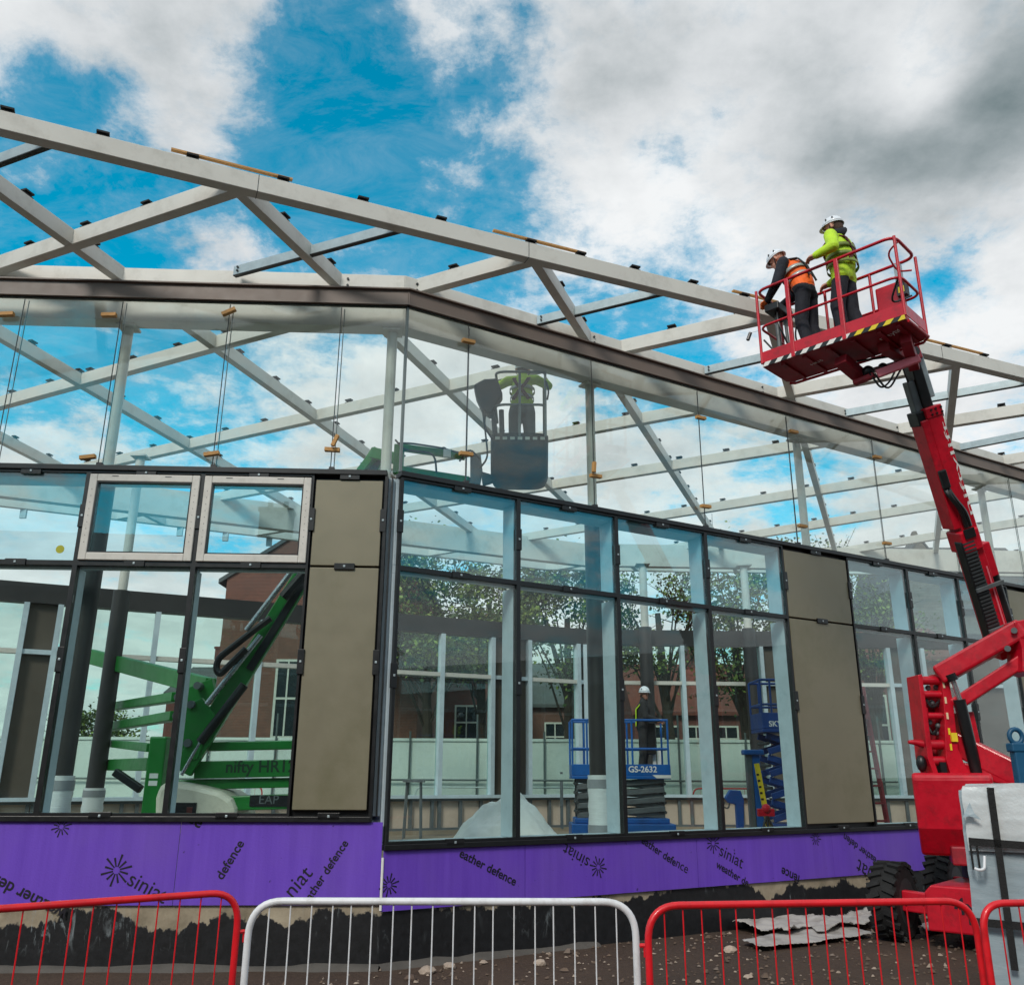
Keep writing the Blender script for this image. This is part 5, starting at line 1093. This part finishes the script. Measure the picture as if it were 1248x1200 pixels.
scissor('scissor_lift', 'dark blue scissor lift half raised beside the first olive panel behind the yellow staff', 930, 1010, 16.2, 828, 858, 868, 892, 1000, .8, DKBLUE, 'SKYJACK', (.1, .56, .03), ladder=False, links=4, fold=.11, lm=DKBLUE)
# hoist, staff, clamp, bottle near the first olive panel
def two(x, y, Y): return ony(x, y, Y)
Y = 14.6; a, b = two(918, 918, Y), two(920, 1000, Y); ht = thing('material_hoist', (a.x, Y, FLOOR), 'slim blue and grey hoist mast standing beside the yellow staff', 'hoist')
mb = MB(); mb.box((a.x-.02, Y, FLOOR+.05), (a.x+.10, Y+.12, a.z)); mb.build('mast', BLUE, ht, bevel=.01); mb = MB(); mb.box((a.x-.12, Y+.0, FLOOR+.05), (a.x-.03, Y+.1, a.z)); mb.build('mast_rail', GREYSTEEL, ht, bevel=.01)
mb = MB(); mb.box((a.x-.16, Y-.06, a.z-.02), (a.x+.16, Y+.14, a.z+.06)); mb.build('head', BLUE, ht, bevel=.02); mb = MB(); mb.box((a.x-.3, Y-.2, FLOOR+.02), (a.x+.4, Y-.12, FLOOR+.1)); mb.box((a.x-.3, Y+.2, FLOOR+.02), (a.x+.4, Y+.28, FLOOR+.1)); mb.box((a.x-.05, Y-.119, FLOOR+.02), (a.x+.05, Y+.199, FLOOR+.1)); mb.build('base', BLUE, ht)
Y = 14.1; a, b = two(922, 930, Y), two(942, 1004, Y); b.z = FLOOR; st = thing('measuring_staff', (b.x, Y, FLOOR), 'yellow graduated staff leaning on a small red stand', 'staff')
mb = MB(); mb.beam(a, b, .05, .07, up=(1, 0, 0)); sf = mb.build('staff', YEL, st); mb = MB()
for k in range(14): p = a.lerp(b, .1+k*.06); d = (b-a).normalized(); mb.beam(p+V((-.02, -.027, 0)), p+V((-.02, -.027, 0))+d*.03, .002, .04, up=(1, 0, 0))
mb.build('graduation', BLACK, sf); c = two(933, 990, 14.05); mb = MB(); mb.box((c.x-.13, 13.98, c.z-.05), (c.x+.12, 14.06, c.z+.06)); mb.ball((c.x, 14.0, c.z+.06), .07); mb.build('stand_head', RED, st, bevel=.01)
mb = MB(); 
for dx in (-.28, .3, .02): mb.tube([(c.x, 14.0, c.z-.02), (c.x+dx, 13.9, FLOOR)], .018, 6)
mb.build('leg', BLACK, st)
Y = 13.6; c = two(893, 968, Y); e = two(903, 1008, Y); cl = thing('blue_vice', (e.x, Y, FLOOR), 'blue cranked steel bracket standing on the floor right of the second mullion', 'bracket')
mb = MB(); mb.prism([two(884, 972, Y), two(890, 962, Y), (two(903, 963, Y)), two(907, 975, Y), two(907, 1012, Y), two(899, 1012, Y), two(897, 980, Y), two(888, 978, Y)], (0, .1, 0)); mb.build('body', BLUE, cl, bevel=.012); mb = MB(); p = two(885, 980, Y-.02); mb.tube(arc_path([p+V((-.02, 0, .04)), p+V((-.05, 0, -.03)), p+V((.03, 0, -.06)), p+V((.05, 0, .02))], .05, 4), .012, 6); mb.build('shackle', GREYSTEEL, cl, smooth=True)
c = two(907, 1003, 13.3); c.z = max(c.z, FLOOR+.16); mb = MB(); mb.tube([(c.x, 13.3, FLOOR), (c.x, 13.3, FLOOR+.42), (c.x, 13.3, FLOOR+.5), (c.x, 13.3, FLOOR+.56)], [.055, .055, .02, .022], 14); tag(mb.build('bottle', mat('clear_white_plastic', (200, 206, 206), .3), smooth=True, root=V((c.x, 13.3, FLOOR))), 'clear bottle standing near the window sill left of the yellow staff', 'bottle')
Y = 8.6; c = two(1238, 897, Y); hk = thing('lifting_beam', (c.x, Y, 0), 'blue steel lifting beam with a ring at its top behind the wrapped pallet', 'lifting beam')
mb = MB(); mb.tube([c+V((.06*math.cos(k*math.pi/8), 0, .065*math.sin(k*math.pi/8))) for k in range(16)], .022, 10, closed=True); mb.build('ring', mat('teal_blue_paint', (18, 78, 112), .5), hk, smooth=True)
mb = MB(); mb.box((c.x-.06, Y-.05, .12), (c.x+.16, Y+.05, c.z-.08)); mb.box((c.x-.08, Y-.06, c.z-.14), (c.x+.08, Y+.06, c.z-.06)); mb.build('column', mat('teal_blue_paint', (18, 78, 112), .5), hk, bevel=.012); mb = MB(); mb.box((c.x-.35, Y-.3, 0), (c.x+.45, Y+.3, .119)); mb.build('base', DKBLUE, hk, bevel=.01)
# table and oddments by the rear sill
c = ony(505, 945, 19.8); tb_ = thing('work_bench', (c.x, 19.8, FLOOR), 'small dark trestle with a hanging cloth in front of the rear sill', 'trestle')
mb = MB(); mb.box((c.x-.22, 19.6, 1.62), (c.x+.22, 20.0, 1.67)); mb.build('top', GREYSTEEL, tb_)
for dx in (-.18, .18):
    for dy in (-.15, .15): mb = MB(); mb.tube([(c.x+dx, 19.8+dy, FLOOR), (c.x+dx*.8, 19.8+dy*.8, 1.62)], .02, 6); mb.build('leg', GREYSTEEL, tb_)
lf = ony(1058, 960, 16.0); ld = thing('step_ladder', (lf.x, 16.0, FLOOR), 'dark red step ladder standing behind the window right of the first olive panel', 'ladder')
for k, dx in enumerate((-.22, .22)):
    mb = MB(); mb.beam((lf.x+dx, 15.8, FLOOR), (lf.x+dx*.6, 16.1, 3.3), .04, .09); mb.build('rail', DKRED, ld); mb = MB(); mb.beam((lf.x+dx, 16.6, FLOOR), (lf.x+dx*.6, 16.15, 3.3), .03, .06); mb.build('rail', DKRED, ld)
for k in range(9): f = (k+1)/10; mb = MB(); mb.box((lf.x-.2+.08*f, 15.8+.3*f-.05, FLOOR+2.8*f), (lf.x+.2-.08*f, 15.8+.3*f+.05, FLOOR+2.8*f+.03)); mb.build('tread', DKRED, ld)
# ------------------------------------------------------------------ people
def bone_pts(): pass
def person(name_label, org, face, H, joints, cols, pieces, fingers=True):
    """one continuous body: tapered limbs fused by a voxel remesh; every face takes the colour of the limb it is nearest to"""
    F = V((*face, 0)).normalized(); Lf = V((-F.y, F.x, 0)); k = H/1.76; B = cols.get('bulk', 1.0); org = V(org)
    T = lambda p: org + F*(p[0]*k) + Lf*(p[1]*k) + Z*(p[2]*k)
    J = {n: T(p) for n, p in joints.items()}
    segs = []
    def seg(a, b, ra, rb, c, flat=1.0): segs.append((J[a] if isinstance(a, str) else a, J[b] if isinstance(b, str) else b, ra*k, rb*k, c, flat))
    for s in 'lr':
        seg('hip'+s, 'knee'+s, .098, .076*B, 'legs'); seg('knee'+s, 'ankle'+s, .074*B, .066*B, 'legs'); seg('ankle'+s, 'toe'+s, .05, .042, 'boots'); seg('ankle'+s, 'ankle'+s, .054, .054, 'boots')
        seg('sh'+s, 'el'+s, .070*B, .062*B, 'sleeve'); seg('el'+s, 'wr'+s, .060*B, .042*B, 'sleeve')
        w, h = J['wr'+s], J['hand'+s]; d = (h-w).normalized(); seg(w, w+d*.075*k, .034, .036, 'hand')
        sd = d.cross(Z if abs(d.z) < .9 else F).normalized(); nn = sd.cross(d)
        if fingers:
            for q, (o, L) in enumerate(((-.030, .068), (-.010, .078), (.010, .074), (.029, .058))):
                b0 = w+d*.08*k+sd*o*k; b1 = b0+d*(L*.5*k)-nn*.012*k; b2 = b1+d*(L*.28*k)-nn*.035*k
                seg(b0, b1, .0095, .009, 'hand'); seg(b1, b2, .009, .0078, 'hand')
            t0 = w+d*.035*k+sd*(-.03*k); t1 = t0+d*.035*k+sd*(-.028*k)-nn*.015*k; seg(t0, t1, .012, .010, 'hand'); seg(t1, t1+d*.028*k-nn*.012*k, .010, .009, 'hand')
    seg('hipl', 'hipr', .092, .092, 'legs'); seg('pelvis', 'waist', .125, .125, 'legs'); seg('waist', 'chest', .135*B, .150*B, 'top'); seg('chest', 'neck0', .135, .085, 'top'); seg('shl', 'shr', .072, .072, 'top'); seg('hipl', 'chest', .098*B, .108*B, 'top2'); seg('hipr', 'chest', .098*B, .108*B, 'top2')
    seg('neck0', 'head', .056, .056, 'skin')
    hd, up = J['head'], (J['head']-J['neck0']).normalized(); hf = (V(joints['look'][0]*F+joints['look'][1]*Lf+joints['look'][2]*Z)).normalized(); hu = Z-hf*Z.dot(hf); hu.normalize(); hs = hu.cross(hf)
    P = lambda a, b, c: hd+hf*(a*k)+hs*(b*k)+hu*(c*k)
    seg(P(-.01, 0, .07), P(-.01, 0, .09), .092, .088, 'skin'); seg(P(.035, 0, -.02), P(.045, 0, -.055), .062, .046, 'skin'); seg(P(.078, 0, .04), P(.100, 0, .012), .011, .016, 'skin')
    seg(P(.07, .034, .055), P(.07, -.034, .055), .02, .02, 'skin'); seg(P(.078, .018, -.028), P(.078, -.018, -.028), .012, .012, 'lips'); seg(P(.06, 0, -.06), P(.068, 0, -.075), .03, .022, cols.get('chin', 'skin'))
    for b in (.088, -.088): seg(P(-.005, b, .045), P(-.015, b*1.05, .0), .02, .014, 'skin')
    if cols.get('hair'): seg(P(-.045, 0, .05), P(-.06, 0, .0), .085, .07, 'hair')
    mb = MB()
    for a, b, ra, rb, c, fl in segs:
        if (a-b).length < 1e-4: mb.ball(a, ra, 14, 9)
        else:
            d = (b-a).normalized(); n = 5
            pts = [a-d*ra*.87, a-d*ra*.5]+[a.lerp(b, i/n) for i in range(n+1)]+[b+d*rb*.5, b+d*rb*.87]
            rr = [ra*.5, ra*.87]+[ra+(rb-ra)*i/n for i in range(n+1)]+[rb*.87, rb*.5]
            mb.tube(pts, rr, 14)
    root_p = org.copy(); o = mb.build('person', [cols['m']['skin']], root=root_p)
    rm = o.modifiers.new('fuse', 'REMESH'); rm.mode = 'VOXEL'; rm.voxel_size = .0085*k; rm.use_smooth_shade = True
    sm = o.modifiers.new('soft', 'SMOOTH'); sm.factor = .5; sm.iterations = 3
    dg = bpy.context.evaluated_depsgraph_get(); me = bpy.data.meshes.new_from_object(o.evaluated_get(dg)); o.modifiers.clear(); old = o.data; o.data = me; bpy.data.meshes.remove(old)
    ms = cols['m']; keys = list(ms.keys()); me.materials.clear()
    for q in keys: me.materials.append(ms[q])
    ix = {q: i for i, q in enumerate(keys)}
    for p in me.polygons:
        c = root_p+p.center; best = 1e9; bc = 'skin'
        for a, b, ra, rb, cc, fl in segs:
            ab = b-a; t = max(0, min(1, (c-a).dot(ab)/ab.length_squared)) if ab.length_squared > 1e-9 else 0
            dd = (c-(a+ab*t)).length-(ra+(rb-ra)*t)
            if dd < best: best = dd; bc = cc
        z = (c-org).z/k
        if bc == 'top2': bc = 'top' if z > cols.get('hem', .98) else 'legs'
        if bc in ('top', 'legs') and cols.get('hem'):
            bc = 'top' if (z > cols['hem'] and bc == 'top') or (bc == 'legs' and z > cols['hem']) else 'legs'
        if bc not in ix: bc = {'lips': 'skin', 'sleeve': 'top', 'hand': 'skin', 'boots': 'legs', 'hair': 'skin'}.get(bc, 'skin')
        p.material_index = ix[bc]; p.use_smooth = True
    tag(o, name_label, 'person')
    # helmet, eyes
    hm = MB(); n = 22; vs = []; fs = []; lev = 8
    for j in range(lev+1):
        a = math.pi/2*j/lev
        for i in range(n):
            t = 2*math.pi*i/n; r1 = math.cos(a)
            vs.append(P(-.012+.128*r1*math.cos(t)*(1.04), .108*r1*math.sin(t), .075+.118*math.sin(a)))
    for j in range(lev):
        for i in range(n): fs.append((j*n+i, j*n+(i+1) % n, (j+1)*n+(i+1) % n, (j+1)*n+i))
    hm.add(vs, fs)
    pk = [P(-.012+.133*math.cos(t), .110*math.sin(t), .072) for t in [math.pi*2*i/n for i in range(n)]]; pk2 = [P(-.012+(.137 if math.cos(t) < .3 else .172)*math.cos(t), .113*math.sin(t), .060) for t in [math.pi*2*i/n for i in range(n)]]
    hm.add(pk+pk2, [(i, (i+1) % n, n+(i+1) % n, n+i) for i in range(n)])
    hel = hm.build('helmet', mat('white_helmet', (226, 230, 236), .3, var=.03, coat=.4), o, smooth=True); s = hel.modifiers.new('thick', 'SOLIDIFY'); s.thickness = .004
    mv = MB()
    for b in (-1, 1):
        for q in (.035, -.045): mv.ball(P(q, b*.094, .125), .024, 8, 5, sc=(.5, .35, .8))
    mv.build('vent', BLACK, hel)
    st = MB()
    for b in (-1, 1): st.tube([P(.0, b*.105, .06), P(.02, b*.088, -.01), P(.055, b*.03, -.088)], .006, 5)
    st.build('chin_strap', BLACK, hel)
    ey = MB()
    for b in (-.032, .032): ey.ball(P(.083, b, .043), .011*k, 8, 6)
    ey.build('eyes', mat('dark_eye', (30, 24, 22), .2), o, smooth=True)
    for nm, m_, fn in pieces: fn(nm, m_, o, T, J, P, k, F, Lf)
    return o
SKIN = mat('skin', (196, 140, 118), .55, var=.08, scale=12); HIVIS = mat('hi_vis_yellow', (186, 222, 40), .65, var=.12, scale=6, bump=.5, bscale=14); ORANGE = mat('hi_vis_orange', (250, 104, 28), .65, var=.12, scale=6, bump=.5, bscale=14)
NAVY = mat('dark_navy_cloth', (30, 32, 42), .85, var=.25, scale=8, bump=.5, bscale=14); CHAR = mat('dark_charcoal_cloth', (44, 44, 46), .85, var=.25, scale=8, bump=.5, bscale=14); BEARD = mat('dark_beard', (70, 52, 44), .9); GLOVE = mat('orange_glove', (222, 108, 44), .8, var=.2); REFLECT = mat('reflective_tape', (176, 182, 178), .35, .3, var=.1); BOOT = mat('dark_boot', (34, 30, 28), .8); GREYCL = mat('grey_trousers', (104, 112, 112), .85, var=.15, scale=8, bump=.5, bscale=14); STRAP = mat('dark_red_strap', (92, 34, 36), .8)
def band(nm, m, o, T, J, P, k, F, Lf, levels=(), r=.15, names=('waist', 'chest'), w=.05):
    mb = MB(); a, b = J[names[0]], J[names[1]]; d = (b-a).normalized(); s = d.cross(F).normalized(); f = s.cross(d)
    for t, rr in levels:
        c = a.lerp(b, t); mb2 = [c+s*math.cos(q)*rr*k*1.1+f*math.sin(q)*rr*k for q in [i*2*math.pi/24 for i in range(24)]]; top = [p+d*w*k for p in mb2]
        mb.add(mb2+top, [(i, (i+1) % 24, 24+(i+1) % 24, 24+i) for i in range(24)])
    q = mb.build(nm, m, o, smooth=True); s_ = q.modifiers.new('thick', 'SOLIDIFY'); s_.thickness = .004
def vestfn(levels): return lambda *a: band(*a, levels=levels)
def straps(nm, m, o, T, J, P, k, F, Lf, back=1):
    mb = MB(); 
    for s in (-1, 1):
        for sg in (1, -1):
            tu = (J['chest']-J['waist']).normalized(); tf = (F-tu*F.dot(tu)).normalized()
            pts = [J['chest']+Lf*(s*.10*k)+tu*.165*k+tf*(sg*.02*k), J['chest']+Lf*(s*.10*k)+tf*(sg*.150*k)+tu*.06*k, J['chest']+Lf*(s*.06*k)+tf*(sg*.172*k)-tu*.03*k, J['chest'].lerp(J['waist'], .55)+Lf*(-s*.03*k)+tf*(sg*.168*k), J['waist']+Lf*(-s*.11*k)+tf*(sg*.145*k)]
            for a, b in zip(pts[:-1], pts[1:]): mb.beam(a, b, .045*k, .012, up=F)
    mb.build(nm, m, o)
def boots(nm, m, o, *a): pass
# --- man in orange vest at the platform controls
face = (-ex).xy
M1 = dict(hipl=(0, .09, .90), hipr=(0, -.09, .90), kneel=(.05, .11, .48), kneer=(.02, -.11, .48), anklel=(-.03, .12, .09), ankler=(-.08, -.12, .09), toel=(.11, .14, .045), toer=(.06, -.14, .045), pelvis=(0, 0, .93), waist=(.03, 0, 1.04), chest=(.13, 0, 1.27), neck0=(.22, 0, 1.42), head=(.33, 0, 1.50), shl=(.18, .18, 1.36), shr=(.18, -.18, 1.36), ell=(.26, .24, 1.08), elr=(.28, -.24, 1.08), wrl=(.44, .17, .93), wrr=(.46, -.15, .95), handl=(.53, .14, .90), handr=(.55, -.12, .92), look=(.86, .10, -.45))
p1 = pt(.52, .30, .05)
def colr(m, **kw): d = {'m': m}; d.update(kw); return d
person('worker in white helmet and orange vest bending over the platform controls', p1, face, 1.74, M1, colr({'skin': SKIN, 'top': ORANGE, 'sleeve': NAVY, 'legs': NAVY, 'hand': GLOVE, 'boots': BOOT, 'beard': BEARD, 'lips': SKIN}, hem=.98, chin='beard', bulk=1.08),
       [('reflective_band', REFLECT, vestfn([(.25, .158), (.72, .170)])), ('harness', CHAR, straps)])
# --- man in yellow jacket
M2 = dict(hipl=(0, .09, .90), hipr=(0, -.09, .90), kneel=(.07, .11, .49), kneer=(.0, -.12, .49), anklel=(.03, .12, .09), ankler=(-.10, -.14, .09), toel=(.17, .14, .045), toer=(.04, -.18, .045), pelvis=(0, 0, .93), waist=(0, 0, 1.04), chest=(.02, 0, 1.29), neck0=(.03, 0, 1.47), head=(.06, 0, 1.58), shl=(.02, .20, 1.40), shr=(.02, -.20, 1.40), ell=(-.05, .33, 1.16), elr=(.06, -.27, 1.14), wrl=(.14, .38, 1.10), wrr=(.27, -.22, 1.02), handl=(.23, .38, 1.09), handr=(.36, -.20, 1.0), look=(.95, .14, -.12))
p2 = pt(1.02, .28, .05)
def MBhood(nm, m, o, T, J, P, k, F, Lf):
    mb = MB(); c = J['neck0']; mb.tube([c+F*.06*k+Lf*.05*k+Z*.02*k, c+Lf*.085*k+Z*.03*k, c-F*.09*k+Z*.05*k, c-Lf*.085*k+Z*.03*k, c+F*.06*k-Lf*.05*k+Z*.02*k], [.028, .04, .055, .04, .028], 10); mb.build(nm, m, o, smooth=True)
def pockets(nm, m, o, T, J, P, k, F, Lf):
    mb = MB()
    for s in (-1, 1): c = J['waist']+Lf*(s*.16*k)-Z*.12*k; mb.beam(c-Z*.07, c+Z*.07, .02, .13, up=F)
    mb.build(nm, m, o, bevel=.01)
person('worker in white helmet and yellow hi-vis jacket standing upright in the red platform', p2, face, 1.77, M2, colr({'skin': SKIN, 'top': HIVIS, 'sleeve': HIVIS, 'legs': NAVY, 'hand': SKIN, 'boots': BOOT, 'hair': BEARD, 'beard': SKIN, 'lips': SKIN}, hem=.84, hair=True, bulk=1.16),
       [('reflective_band', mat('grey_green_band', (112, 128, 52), .5), vestfn([(-.15, .185), (.30, .176), (.75, .184)])), ('harness', STRAP, straps), ('hood', NAVY, MBhood)])
# --- worker in the green basket, back to us, reaching up to the eave beam
M3 = dict(hipl=(0, .09, .90), hipr=(0, -.09, .90), kneel=(.03, .11, .49), kneer=(.03, -.11, .49), anklel=(-.03, .12, .09), ankler=(-.03, -.12, .09), toel=(.11, .14, .045), toer=(.11, -.14, .045), pelvis=(0, 0, .93), waist=(.01, 0, 1.04), chest=(.04, 0, 1.30), neck0=(.08, 0, 1.47), head=(.14, 0, 1.58), shl=(.05, .20, 1.42), shr=(.05, -.20, 1.42), ell=(.10, .36, 1.36), elr=(.10, -.36, 1.34), wrl=(.26, .26, 1.50), wrr=(.26, -.32, 1.48), handl=(.33, .22, 1.58), handr=(.33, -.30, 1.56), look=(.9, 0, .3))
p3 = V((ony(636, 560, 11.28).x, 11.28, zf_+.01))
person('worker in yellow hi-vis top with crossed harness straps in the green lift basket', p3, (.12, 1), 1.76, M3, colr({'skin': SKIN, 'top': HIVIS, 'sleeve': HIVIS, 'legs': GREYCL, 'hand': SKIN, 'boots': BOOT, 'hair': BEARD, 'beard': SKIN, 'lips': SKIN}, hem=.99, hair=True),
       [('reflective_band', REFLECT, vestfn([(.2, .152), (.7, .162)])), ('harness', STRAP, straps)])
# --- worker on the blue scissor lift
M4 = dict(hipl=(0, .09, .90), hipr=(0, -.09, .90), kneel=(.05, .11, .49), kneer=(.0, -.11, .49), anklel=(.0, .12, .09), ankler=(-.06, -.12, .09), toel=(.14, .14, .045), toer=(.08, -.14, .045), pelvis=(0, 0, .93), waist=(.0, 0, 1.04), chest=(.03, 0, 1.29), neck0=(.05, 0, 1.46), head=(.07, 0, 1.57), shl=(.03, .19, 1.40), shr=(.03, -.19, 1.40), ell=(.05, .25, 1.13), elr=(.07, -.26, 1.13), wrl=(.30, .18, 1.06), wrr=(.32, -.16, 1.07), handl=(.40, .15, 1.05), handr=(.42, -.13, 1.05), look=(.45, -.85, -.05))
c = ony(786, 949, 18.25); p4 = V((c.x, 18.32, ony(786, 949, 18.0).z+.07))
def sidevest(nm, m, o, T, J, P, k, F, Lf):
    mb = MB()
    for s in (-1, 1):
        for a, b in ((J['waist']-F*.13*k+Lf*s*.07*k-Z*.08, J['chest']-F*.15*k+Lf*s*.09*k), (J['chest']-F*.15*k+Lf*s*.09*k, J['chest']+Lf*s*.10*k+Z*.17*k)): mb.beam(a, b, .10*k, .02, up=F)
    mb.build(nm, m, o)
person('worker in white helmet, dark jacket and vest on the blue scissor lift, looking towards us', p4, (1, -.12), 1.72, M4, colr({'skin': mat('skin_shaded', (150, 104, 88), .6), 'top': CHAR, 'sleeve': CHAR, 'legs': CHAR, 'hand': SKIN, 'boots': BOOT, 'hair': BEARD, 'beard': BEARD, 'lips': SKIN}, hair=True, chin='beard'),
       [('hi_vis_vest', HIVIS, sidevest)])
